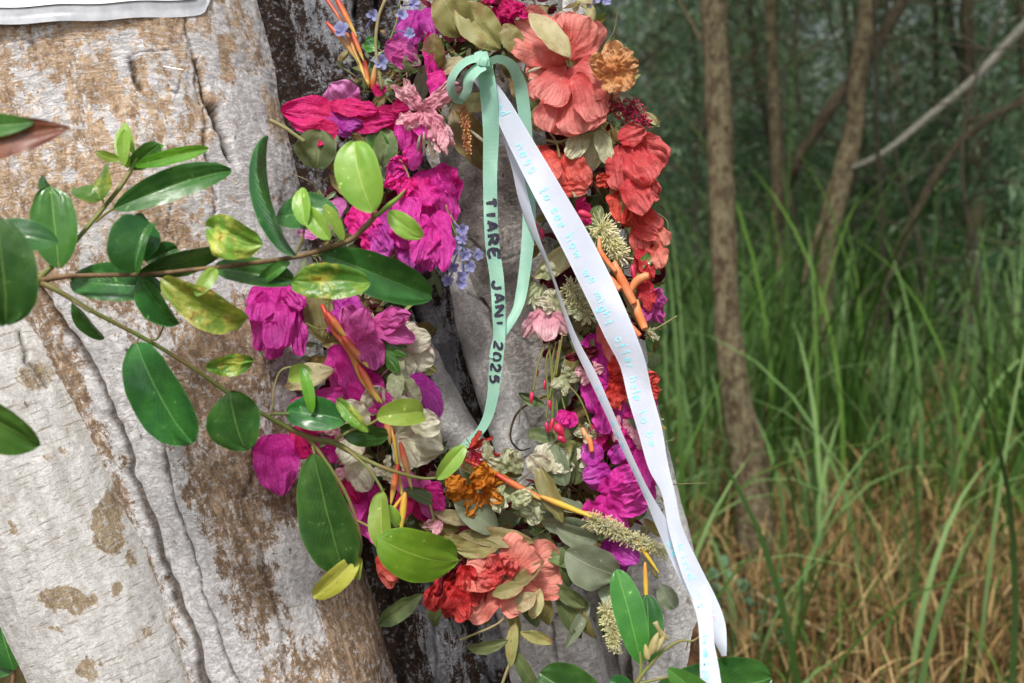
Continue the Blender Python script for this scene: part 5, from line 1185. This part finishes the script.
ll = empty('leafy_sprig', W(10, 760, 1.0), 'dark leafy sprig at the lower left corner beside the smooth white stem', 'sprig')
twig([(10, 760, 1.0, 3), (12, 700, 1.0, 2.4), (14, 668, 1.0, 2)], 'twig_brown', ll)
for a in [(14, 670, 108, 98, 54, .99, 'fresh_dark'), (12, 672, 150, 60, 36, 1.0, 'fresh_dark'), (8, 690, 200, 60, 40, 1.0, 'fresh_mid'), (0, 600, 120, 60, 30, 1.05, 'fresh_dark')]:
    leaf('leaf', M[a[6]], ll, *a[:6], 5, rnd.uniform(-15, 15), nu=15, nv=30, b=.55)

rs = empty('leafy_sprig', W(630, 740, .86), 'leafy shoot with pale buds at the lower right, below the end of the lei', 'sprig')
twig([(625, 760, .86, 3), (628, 710, .86, 2.6), (636, 684, .86, 2.2), (650, 665, .86, 2), (664, 650, .86, 1.8), (680, 641, .86, 1.4), (692, 641, .86, 1), (700, 636, .86, .8)], 'twig_green', rs)
twig([(636, 684, .86, 1.6), (655, 680, .86, 1.4), (672, 676, .86, 1.2)], 'twig_green', rs)
twig([(640, 680, .86, 1.8), (641, 665, .86, 1.6), (640, 652, .86, 1.4)], 'twig_green', rs)
twig([(696, 640, .86, .7), (694, 648, .86, .6), (697, 652, .86, .5)], 'twig_dark', rs); twig([(688, 642, .86, .7), (686, 650, .86, .5)], 'twig_dark', rs)
for a in [(645, 700, 8, 132, 68, .885, 'fresh_dark', 8, 0), (668, 668, -40, 70, 30, .835, 'fresh_mid', 10, 10), (606, 712, 152, 76, 56, .87, 'fresh_dark', 5, 0), (641, 664, 102, 96, 32, .865, 'fresh_mid', 5, 10), (650, 662, 92, 66, 30, .90, 'fresh_dark', 5, 0), (634, 690, 160, 26, 20, .86, 'fresh_dark', 5, 0)]:
    leaf('leaf', M[a[6]], rs, *a[:6], *a[7:], nu=17, nv=32, b=.5)
M['tan_bud'] = plain_mat('tan_bud', (.34, .28, .10), (.40, .36, .18), .6, 120)
for (x, y, an, L, w) in [(650, 655, 70, 24, 13), (655, 652, 60, 20, 10), (668, 640, 130, 22, 6), (648, 660, 100, 16, 10)]:
    V, Q, uv = pod(x, y, an, L, w, .855, None); mk('bud', V, Q, M['tan_bud'], rs, uv)
V, Q, uv = tube_px([(655, 622, .853, 3), (659, 630, .853, 2), (663, 640, .855, 1.6)], 12, 8); mk('bud', V, Q, M['tan_bud'], rs, uv)

# snapped brown stub standing at the foot of the right hand stem
V, Q, uv = tube_px([(688, 800, 1.0, 13), (692, 720, .99, 11), (697, 672, .985, 9.5), (700, 640, .98, 9), (702, 628, .98, 7), (702, 618, .98, 3), (701, 610, .98, .6)], 60, 14, wob=.35, seed=4)
stub = mk('broken_branch_stub', V, Q, plain_mat('raw_wood', (.07, .035, .018), (.20, .10, .05), .8, 60), None, uv)
tag(stub, 'splintered reddish brown stub of a snapped branch behind the lower end of the white ribbon', 'branch stub')

# ------------------------------------------------------------------ ground
def ground_mat():
    T = NT('forest_floor')
    ob = T.n('ShaderNodeTexCoord').outputs['Object']
    a = T.noise(ob, 1.2, 5); b = T.noise(T.mapping(ob, (1, 1, 1)), 18, 6, .7)
    c = T.mix(T.ss(b, .35, .65), (.045, .028, .014), (.17, .105, .05))
    c = T.mix(T.math('MULTIPLY', T.ss(a, .5, .65), .6), c, (.035, .055, .018))
    return T.finish(c, .95, T.bump(b, 1.0, .03), spec=.1)
n = 120
gx = np.concatenate([np.linspace(-80, -6, 20), np.linspace(-5.5, 14, 90), np.linspace(15, 80, 20)]); gy = np.concatenate([np.linspace(-60, -3, 15), np.linspace(-2.5, 16, 90), np.linspace(17, 120, 20)])
GX, GY = np.meshgrid(gx, gy)
def gz(x, y): return .06 * vnoise(np.stack([np.asarray(x) * .7, np.asarray(y) * .7, 0 * np.asarray(x)], -1), 3)
G = np.stack([GX, GY, gz(GX, GY)], -1).reshape(-1, 3)
g = mk('ground', G, gridq(len(gx), len(gy)), ground_mat(), None, origin=(0, 0, 0)); tag(g, kind='structure')

# ------------------------------------------------------------------ grass and straw
def blades(name, x, y, h, w, lean, mat, seed, seg=6, droop=.5, z0=0):
    """many blades in one mesh: rows of arrays"""
    r = np.random.RandomState(seed); n = len(x)
    h = h * (.35 + 1.25 * np.clip(.5 + 1.1 * vnoise(np.stack([x * 1.7, y * 1.7, 0 * x + seed % 3], -1), 5), 0, 1)) if h.mean() > .4 else h
    az = r.uniform(0, 2 * math.pi, n); t = np.linspace(0, 1, seg)
    wa = az + math.pi / 2 + r.uniform(-.6, .6, n)
    bend = lean * r.uniform(.3, 1.3, n)
    a = bend[:, None] * t[None] ** 1.3 * (1 + droop * t[None])
    hh = h[:, None] * np.concatenate([np.zeros((n, 1)), np.cumsum((np.cos(a[:, 1:]) + np.cos(a[:, :-1])) / 2 * np.diff(t)[None], 1)], 1)
    rr = h[:, None] * np.concatenate([np.zeros((n, 1)), np.cumsum((np.sin(a[:, 1:]) + np.sin(a[:, :-1])) / 2 * np.diff(t)[None], 1)], 1)
    px = x[:, None] + rr * np.cos(az)[:, None]; py = y[:, None] + rr * np.sin(az)[:, None]; pz = gz(x, y)[:, None] + z0 + hh
    ww = w[:, None] * (np.clip(1 - t, 0, 1) ** .55 * (0.55 + 1.2 * t * (1 - t)) + .03)[None] / 2
    ox = ww * np.cos(wa)[:, None]; oy = ww * np.sin(wa)[:, None]
    A = np.stack([px - ox, py - oy, pz], -1); B = np.stack([px + ox, py + oy, pz], -1)
    V = np.stack([A, B], 2).reshape(n, -1, 3)
    q = gridq(2, seg)
    Q = (q[None] + (np.arange(n) * seg * 2)[:, None, None]).reshape(-1, 4)
    o = mk(name, V.reshape(-1, 3), Q, mat, None, origin=(x.mean(), y.mean(), 0)); return o

def grass_mat(name, a, b, trans=.35, rough=.45, var=.7):
    T = NT(name)
    g = T.n('ShaderNodeNewGeometry').outputs['Random Per Island']
    ob = T.n('ShaderNodeTexCoord').outputs['Object']
    c = T.mix(g, a, b)
    hs = T.n('ShaderNodeHueSaturation', {'Color': c})
    T.t.links.new(T.math('MULTIPLY_ADD', T.math('FRACT', T.math('MULTIPLY', g, 37.0)), var, 1 - var / 2), hs.inputs['Value'])
    return T.finish(hs.outputs[0], rough + .1, None, trans, spec=.2)
M['grass'] = grass_mat('tall_grass_green', (.025, .08, .012), (.105, .20, .035), var=1.2)
M['grass_pale'] = grass_mat('grass_pale_green', (.09, .18, .05), (.21, .33, .12))
M['straw'] = grass_mat('straw_brown', (.18, .105, .035), (.44, .32, .15), .2, .6, 1.1)
M['straw_dark'] = grass_mat('straw_dark', (.07, .038, .015), (.20, .11, .045), .15, .8, .9)

def patch(n, seed, pxr, depr, clump=0, keep=None):
    """ground points inside the camera's wedge and a little beyond it"""
    r = np.random.RandomState(seed)
    d = depr[0] + (depr[1] - depr[0]) * r.rand(n) ** .8; px = r.uniform(pxr[0], pxr[1], n)
    x = (px - 512) / F * d; y = d / math.cos(PITCH) - CAM[2] * 0
    if clump:
        m = max(1, n // clump); cx = x[:m]; cy = y[:m]; i = r.randint(0, m, n)
        s = .07
        x = cx[i] + r.randn(n) * s; y = cy[i] + r.randn(n) * s
    if keep is not None:
        k = keep(x, y, r); x, y = x[k], y[k]
    return x, y, r
def pxof(x, y): return 512 + F * x / (y * math.cos(PITCH))
# green is thick on the left and far side, straw covers the near right
def green_zone(x, y, r):
    p = .10 + .90 / (1 + np.exp(-(y - (3.3 + .45 * (x > 1.2))) * 4.0)); p = np.maximum(p, .6 * (x < .8)); q = pxof(x, y)
    p = np.where((y < 3.5) & (q > 690) & (q < 800), p * .12, p); p = np.where((y < 3.6) & (q > 800), p * .6, p); p = np.where((y < 2.7) & (q < 720), p * .4, p)
    return r.rand(len(x)) < p
x, y, r = patch(2700, 1, (560, 1250), (1.9, 7.5), 22, green_zone)
tag(blades('tall_grass', x, y, r.uniform(.45, 1.0, len(x)) * (.8 + .05 * y), r.uniform(.010, .028, len(x)), 1.1, M['grass'], 2, 9), kind='stuff')
x, y, r = patch(1300, 5, (560, 1200), (2.0, 6.5), 16, green_zone)
tag(blades('pale_grass', x, y, r.uniform(.5, 1.05, len(x)), r.uniform(.012, .03, len(x)), 1.3, M['grass_pale'], 6, 9), kind='stuff')
x, y, r = patch(9000, 9, (500, 1300), (2.0, 9), 0, lambda x, y, r: r.rand(len(x)) < .38 + .6 * (y > 3.9))
tag(blades('undergrowth_grass', x, y, r.uniform(.15, .5, len(x)), r.uniform(.006, .013, len(x)), 1.3, M['grass'], 10, 7), kind='stuff')
x, y, r = patch(1700, 13, (620, 1250), (2.1, 4.8), 9)
tag(blades('straw_stubble', x, y, r.uniform(.08, .3, len(x)), r.uniform(.005, .011, len(x)), .45, M['straw'], 14, 5), kind='stuff')
x, y, r = patch(8000, 17, (560, 1300), (2.1, 6.0))
tag(blades('straw_litter', x, y, r.uniform(.1, .4, len(x)), r.uniform(.005, .013, len(x)), 2.3, M['straw'], 18, 6, .1, .02), kind='stuff')
x, y, r = patch(6500, 21, (560, 1300), (2.1, 6.5))
tag(blades('dark_litter', x, y, r.uniform(.08, .3, len(x)), r.uniform(.006, .014, len(x)), 2.2, M['straw_dark'], 22, 6, .1, .01), kind='stuff')

def on_ground(px, py, z=0.0):
    d = (CAM[2] - z) / (math.sin(PITCH) + (py - 341.5) / F * math.cos(PITCH)); return float(d)
def stalk(p0, p1, r, mat, label, z0=.12, z1=.12):
    d0, d1 = on_ground(*p0, z0), on_ground(*p1, z1)
    P = W([p0[0], (p0[0] + p1[0]) / 2, p1[0]], [p0[1], (p0[1] + p1[1]) / 2 + 1, p1[1]], [d0, (d0 + d1) / 2, d1])
    S = spline(P, 20); V, Q, uv = tube(S, np.linspace(r, r * .5, 20), 8, wob=.2)
    tag(mk('fallen_stalk', V, Q, mat, None, uv), label, 'stalk', 'dry stalks fallen on the straw')
M['stalk'] = plain_mat('pale_dry_stalk', (.34, .26, .12), (.42, .34, .18), .7, 30)
stalk((756, 594), (868, 655), .007, M['stalk'], 'long thin yellowish stalk lying on the straw to the right of the nearest slim trunk', .2, .12)
stalk((904, 582), (972, 632), .008, M['stalk'], 'short thick tan stalk lying on the straw at the right', .12, .1)

def weed(px, py, n, sz, label, mat):
    d = on_ground(px, py, .2); c = W(px, py, d)
    o = empty('low_weed', (c[0], c[1], 0), label, 'weed'); r = random.Random(px)
    for k in range(n):
        a = r.uniform(0, 6.28); rr = r.uniform(0, .16) * sz; h = r.uniform(.06, .3) * sz
        p = np.array([c[0] + rr * math.cos(a), c[1] + rr * math.sin(a), h])
        V, Q, U = blade(.05 * sz, .035 * sz, .5, .4, .5, .2, .05, 0, sd(), 5, 7)
        m = Matrix.Rotation(a - 1.57, 3, 'Z') @ Matrix.Rotation(r.uniform(-.2, .9), 3, 'X')
        mk('leaf', V @ np.array(m).T + p, Q, mat, o, U)
        if k % 6 == 0:
            V, Q, uv = tube([(c[0], c[1], 0), (c[0] + rr * .4 * math.cos(a), c[1] + rr * .4 * math.sin(a), h * .6), p], [.003, .0025, .0015], 6); mk('stem', V, Q, M['grass_stem'], o, uv)
M['grass_stem'] = plain_mat('weed_stem', (.07, .12, .03), None, .6, 30)
M['weed_leaf'] = leaf_mat('weed_leaf', (.05, .13, .07), (.09, .19, .10), (.2, .3, .18), .5, .2)
weed(738, 600, 60, .9, 'low bluish green round leaved weed at the foot of the nearest slim trunk', M['weed_leaf'])
weed(822, 575, 24, .6, 'small pale green weed in the straw between the slim trunk and the right edge', M['weed_leaf'])

# ------------------------------------------------------------------ woodland trees
M['wood_brown'] = bark_mat('slim_trunk_bark', (.34, .30, .18), (.22, .18, .10), (.11, .068, .038), (.025, .018, .013), 1.1, lent=.2, thr=.5, contrast=.03, bump=3, wrinkle=.4)
M['wood_red'] = bark_mat('reddish_trunk_bark', (.22, .18, .115), (.15, .12, .075), (.09, .062, .038), (.022, .016, .011), .8, lent=.2, thr=.5, contrast=.15, bump=3)
M['wood_dark'] = bark_mat('far_trunk_bark', (.10, .09, .065), (.08, .07, .05), (.06, .045, .03), (.025, .018, .012), .4, lent=0, thr=.5, contrast=.2, bump=3)
M['dead_wood'] = bark_mat('bleached_dead_wood', (.46, .45, .38), (.34, .33, .27), (.24, .2, .14), (.1, .08, .06), .6, lent=.2, thr=.62, contrast=.1, bump=2)
def foliage_mat(name, a, b):
    T = NT(name)
    g = T.n('ShaderNodeNewGeometry').outputs['Random Per Island']
    cl = T.ss(T.noise(T.n('ShaderNodeTexCoord').outputs['Object'], 2.6, 3), .36, .66)       # lighter and darker sprays
    c = vmat(T, T.mix(T.math('MULTIPLY', T.math('POWER', g, 1.5), T.math('MULTIPLY_ADD', cl, 1.1, .05)), a, b), .02, .5)
    return T.finish(c, .6, None, .4, spec=.12)
M['needles'] = foliage_mat('grey_green_needles', (.045, .115, .055), (.56, .74, .46))
M['needles_light'] = foliage_mat('lighter_green_needles', (.05, .13, .035), (.58, .76, .38))

def crown_mesh(name, n, seed, rx, z0, z1, mat, el=(.04, .10), wd=(.003, .007)):
    """wispy foliage: slim drooping leaflets gathered in clumps round twigs"""
    r = np.random.RandomState(seed)
    m = n // 26
    cz = r.uniform(z0, z1, m); ca = r.uniform(0, 6.28, m); cr = rx * np.sqrt(r.rand(m)) * (1.0 - .25 * np.abs((cz - z0) / (z1 - z0) - .45))
    C = np.stack([cr * np.cos(ca), cr * np.sin(ca), cz], 1)
    dirc = r.randn(m, 3) * .6 + np.stack([np.cos(ca), np.sin(ca), -.35 + 0 * ca], 1); dirc /= np.linalg.norm(dirc, axis=1)[:, None]
    i = r.randint(0, m, n); t = r.rand(n)
    P = C[i] + dirc[i] * (t * .38)[:, None] + r.randn(n, 3) * .035
    D = dirc[i] * .7 + r.randn(n, 3) * .6 + np.array([0, 0, -.35]); D /= np.linalg.norm(D, axis=1)[:, None]
    L = r.uniform(*el, n)[:, None]; Wd = r.uniform(*wd, n)[:, None]
    S = np.cross(D, r.randn(n, 3)); S /= np.linalg.norm(S, axis=1)[:, None]
    V = np.stack([P, P + D * L * .5 + S * Wd, P + D * L + np.array([0, 0, -.01]), P + D * L * .5 - S * Wd], 1).reshape(-1, 3)
    return mesh_data(name, V, np.arange(n * 4).reshape(n, 4), mat, smooth=False)
crowns = [crown_mesh('crown', 9000, 40 + k, .85 + .1 * k, .35, 5.2, M['needles'] if k < 3 else M['needles_light']) for k in range(4)]
bush = [crown_mesh('crown', 9000, 60 + k, .75, .05, 1.5, M['needles'] if k == 0 else M['needles_light']) for k in range(2)]

def trunk_tree(name, pts, mat, label, cat='tree', base_py=None, group=None, branches=(), crown=None, wob=.14):
    """pts rows px, py, depth, width px from the top down"""
    P = np.array(pts, float)
    S = spline(P, 90); Wd = W(S[:, 0], S[:, 1], S[:, 2]); R = S[:, 3] / 2 * S[:, 2] / F
    if base_py is not None:       # carry it down to the soil
        e = Wd[-1].copy(); e[2] = -.1; e[:2] += (Wd[-1] - Wd[-8])[:2] * .5
        k = np.linspace(0, 1, 12)[1:, None]; Wd = np.vstack([Wd, Wd[-1] + (e - Wd[-1]) * k]); R = np.concatenate([R, R[-1] * (1 + .35 * k[:, 0])])
    ns = 36
    base = Wd[-1]
    o = empty(name, base, label, cat, group)
    V, Q, uv = tube(Wd, R, ns, wob=wob, seed=sd()); uv[:, 0] *= 2 * math.pi * R.mean()
    mk('trunk' if name != 'dead_branch' else 'limb', V, Q, mat, o, uv)
    for b in branches:
        S = spline(np.array(b, float), 30); V, Q, uv = tube(W(S[:, 0], S[:, 1], S[:, 2]), S[:, 3] / 2 * S[:, 2] / F, 12, wob=.2, seed=sd()); uv[:, 0] *= .1
        mk('branch', V, Q, mat, o, uv)
    if crown is not None:
        c = bpy.data.objects.new('crown', crown); col.objects.link(c); c.parent = o; WORLD[c.name] = base; c.location = (Wd[10] - base) + np.array([0, 0, .1]) if False else (0, 0, 2.6 - base[2])
        c.rotation_euler = (0, 0, rnd.uniform(0, 6.28)); c.scale = (1.2, 1.2, .6)
    return o
trunk_tree('slim_tree', [(700, -330, 3.9, 22), (708, -120, 3.7, 25), (713, 0, 3.6, 25.5), (718, 100, 3.5, 26), (722, 200, 3.45, 26), (726, 300, 3.4, 26), (735, 390, 3.35, 29), (748, 460, 3.33, 36), (757, 540, 3.32, 38), (770, 620, 3.32, 42)], M['wood_brown'],
           'nearest slim tree trunk, blotchy brown, rising straight beside the lei', base_py=620, branches=[[(716, 60, 3.5, 6), (690, 20, 3.7, 4), (650, -60, 3.9, 2)]], crown=crowns[0])
trunk_tree('slim_tree', [(905, -330, 5.9, 14), (885, -120, 5.75, 18), (869, 0, 5.7, 19), (859, 70, 5.6, 18), (855, 120, 5.6, 18), (845, 170, 5.55, 22), (829, 230, 5.5, 21), (822, 320, 5.5, 20), (818, 420, 5.5, 22)], M['wood_brown'],
           'bent brown tree trunk in the middle of the woodland from which the bleached branch rises', base_py=420, branches=[[(850, 165, 5.55, 10), (840, 190, 5.5, 8), (815, 240, 5.4, 6), (800, 300, 5.4, 5)]], crown=crowns[1])
trunk_tree('leaning_tree', [(1010, -260, 6.6, 9), (950, -90, 6.5, 11), (905, -5, 6.4, 12), (880, 38, 6.3, 12), (850, 82, 6.3, 13), (828, 112, 6.2, 13), (800, 158, 6.3, 11), (785, 200, 6.5, 8), (772, 270, 6.7, 8), (762, 400, 6.9, 9)], M['wood_red'],
           'thin dark tree leaning to the right, crossing behind the bent brown trunk', base_py=400, crown=crowns[2])
trunk_tree('leaning_tree', [(1120, 10, 6.2, 7), (1060, 70, 6.9, 5), (1016, 104, 6.9, 7), (970, 132, 6.9, 7), (935, 178, 6.9, 8), (908, 232, 6.8, 10), (886, 280, 6.8, 11), (870, 330, 6.8, 11), (858, 390, 6.8, 11)], M['wood_red'],
           'reddish brown trunk leaning far over to the right behind the tall grass', base_py=410, crown=None)
dead = trunk_tree('dead_branch', [(1130, -60, 5.0, 13), (1060, -5, 5.05, 9.5), (1024, 26, 5.1, 9), (985, 68, 5.15, 8), (955, 96, 5.2, 8), (925, 120, 5.25, 7.5), (895, 145, 5.3, 7), (872, 160, 5.38, 7), (853, 168, 5.5, 6)], M['dead_wood'],
           'bleached whitish bare branch slanting up to the right edge of the picture', 'branch')
trunk_tree('slim_tree', [(762, -300, 6.9, 9), (768, -100, 6.8, 11), (770, 0, 6.8, 11), (773, 70, 6.8, 12), (777, 150, 6.7, 14), (779, 240, 6.7, 14), (776, 380, 6.7, 16)], M['wood_brown'], 'thin straight lichen spotted trunk between the nearest trunk and the bent one', base_py=380, crown=crowns[3])
trunk_tree('slim_tree', [(965, -200, 7.4, 10), (968, 60, 7.4, 13), (974, 130, 7.4, 17), (976, 200, 7.3, 18), (972, 270, 7.2, 18), (968, 350, 7.2, 20)], M['wood_red'], 'shadowed brown trunk standing near the right edge behind the leaning one', base_py=350, crown=crowns[0])
trunk_tree('sapling', [(868, -200, 5.3, 3), (874, 0, 5.3, 3.5), (877, 120, 5.3, 3.5), (882, 230, 5.2, 4), (888, 340, 5.2, 5)], M['wood_dark'], 'hair thin dark sapling just to the right of the bent brown trunk', 'sapling', 340)
trunk_tree('slim_tree', [(930, -200, 8, 8), (948, 10, 8, 9), (962, 60, 8, 9), (968, 100, 8, 10), (985, 180, 8, 10), (990, 330, 8, 12)], M['wood_dark'], 'thin dark crooked trunk crossing behind the bleached branch', base_py=330, crown=crowns[1])
# the same ground cover thinner to both sides, where the photograph does not look
for pr, sd_ in (((-500, 560), 51), ((1250, 2300), 52)):
    x, y, r = patch(3500, sd_, pr, (2.4, 8)); tag(blades('straw_litter', x, y, r.uniform(.1, .4, len(x)), r.uniform(.006, .013, len(x)), 2.2, M['straw'], sd_, 6, .1, .02), kind='stuff')
    x, y, r = patch(3000, sd_ + 5, pr, (3.2, 8)); tag(blades('undergrowth_grass', x, y, r.uniform(.3, .9, len(x)), r.uniform(.008, .02, len(x)), 1.1, M['grass'], sd_, 7), kind='stuff')
# the unnamed trees farther back, all alike
r = random.Random(5); spots = []
for k in range(52):
    d = 7.4 + 8.5 * (k / 46) ** 1.0 + r.uniform(-.3, .3); px = r.uniform(500, 1180) if k > 8 else 560 + 78 * k
    spots.append((px, d))
spots += [(1300, 7), (1420, 8.5), (1550, 7.2), (1700, 9), (1850, 8), (-900, 7), (-650, 9), (-420, 6.5), (-200, 8.5), (0, 7), (150, 10), (300, 7.5), (430, 9)]
protos = []
for v in range(4):
    S = spline(np.array([(0, 0, -.1), (r.uniform(-.1, .1), r.uniform(-.1, .1), 1.2), (r.uniform(-.3, .3), r.uniform(-.2, .2), 2.6), (r.uniform(-.5, .5), 0, 4.2), (r.uniform(-.7, .7), 0, 6.0)]), 40)
    V, Q, uv = tube(S, np.linspace(.028 + .007 * v, .010, 40), 12, wob=.2, seed=v); mb = MB(); mb.add(V, Q)
    for b in range(16):
        i = r.randint(8, 36); a = r.uniform(0, 6.28); L = r.uniform(.5, 1.3)
        p = S[i]; q = p + np.array([math.cos(a) * L * .5, math.sin(a) * L * .5, .25 * L]); e = p + np.array([math.cos(a) * L, math.sin(a) * L, r.uniform(.1, .8) * L])
        V, Q, uv = tube(spline(np.array([p, q, e]), 10), np.linspace(.014, .004, 10), 6); mb.add(V, Q, uv)
    tm = mesh_data('trunk', np.vstack(mb.V), np.vstack(mb.Q), M['wood_dark'] if v % 2 else M['wood_red'])
    protos.append((tm, crowns[v]))
for k, (px, d) in enumerate(spots):
    x = (px - 512) / F * d; y = d
    o = empty('woodland_tree', (x, y, 0), 'slender wispy grey green tree among many alike in the far woodland', 'tree', 'far woodland trees')
    v = k % 4
    for nm, me in zip(('trunk', 'crown'), protos[v]):
        c = bpy.data.objects.new(nm, me); col.objects.link(c); c.parent = o
        c.rotation_euler = (0, 0, r.uniform(0, 6.28) if nm == 'crown' else k * 1.3)
    o.rotation_euler = (r.uniform(-.06, .06), r.uniform(-.12, .12), 0)
    s = r.uniform(.85, 1.15); o.scale = (s, s, s)
for k in range(34):
    d = r.uniform(7.0, 13); px = r.uniform(540, 1200); x = (px - 512) / F * d
    o = empty('woodland_bush', (x, d, 0), 'low grey green bush filling the foot of the far woodland', 'bush', 'low bushes of the far woodland')
    c = bpy.data.objects.new('crown', bush[k % 2]); col.objects.link(c); c.parent = o; c.rotation_euler = (0, 0, r.uniform(0, 6.28))
    s = r.uniform(.8, 1.3); o.scale = (s, s, s * r.uniform(.6, 1.1))
x = nrs.normal(1.38, .30, 130); y = nrs.normal(4.3, .35, 130)
tag(blades('tall_cane_grass', x, y, nrs.uniform(.8, 1.35, 130), nrs.uniform(.016, .034, 130), .75, M['grass_pale'], 90, 10), kind='stuff')
x = nrs.normal(1.3, .4, 160); y = nrs.normal(4.3, .4, 160)
tag(blades('tall_cane_grass', x, y, nrs.uniform(.7, 1.3, 160), nrs.uniform(.016, .034, 160), .8, M['grass'], 91, 10), kind='stuff')
# bare twiggy shrubs between the trunks
for k in range(16):
    d = r.uniform(5.0, 9); px = r.uniform(560, 1100); x = (px - 512) / F * d
    mb = MB(); base = np.array([x, d, 0.]); root = [base, base + [r.uniform(-.1, .1), 0, .8], base + [r.uniform(-.3, .3), 0, 1.7], base + [r.uniform(-.6, .6), 0, 2.9]]
    S = spline(np.array(root), 30); V, Q, uv = tube(S, np.linspace(.014, .004, 30), 6); mb.add(V, Q)
    for j in range(22):
        i = r.randint(5, 28); a = r.uniform(0, 6.28); L = r.uniform(.3, 1.1); p = S[i]
        q = np.array([p, p + [math.cos(a) * L * .5, math.sin(a) * L * .5, r.uniform(-.1, .4) * L], p + [math.cos(a) * L + r.uniform(-.2, .2), math.sin(a) * L, r.uniform(-.3, .8) * L]])
        V, Q, uv = tube(spline(q, 12), np.linspace(.006, .002, 12), 5); mb.add(V, Q)
    o = mb.build('bare_shrub', M['wood_dark'], origin=base); tag(o, 'thin bare twiggy shrub among the far woodland trees', 'shrub', 'bare shrubs of the woodland')
# the wood goes on behind: one leafy mass
far = crown_mesh('far_woodland', 46000, 77, 1.0, .0, 6.0, M['needles'], (.12, .3), (.02, .05))
v = np.empty(len(far.vertices) * 3, np.float32); far.vertices.foreach_get('co', v); v = v.reshape(-1, 3)
ng = len(v) // 4
rr = np.random.RandomState(8); th = rr.uniform(-1.2, 1.2, ng); rad = rr.uniform(15, 22, ng)
cc = v.reshape(ng, 4, 3).mean(1)
off = np.stack([np.sin(th) * rad - cc[:, 0], np.cos(th) * rad - cc[:, 1], rr.uniform(0, 1, ng) ** 1.5 * 6.5 - cc[:, 2]], 1)
v = (v.reshape(ng, 4, 3) + off[:, None]).reshape(-1, 3); far.vertices.foreach_set('co', v.ravel()); far.update()
o = bpy.data.objects.new('far_woodland', far); col.objects.link(o); tag(o, kind='stuff')
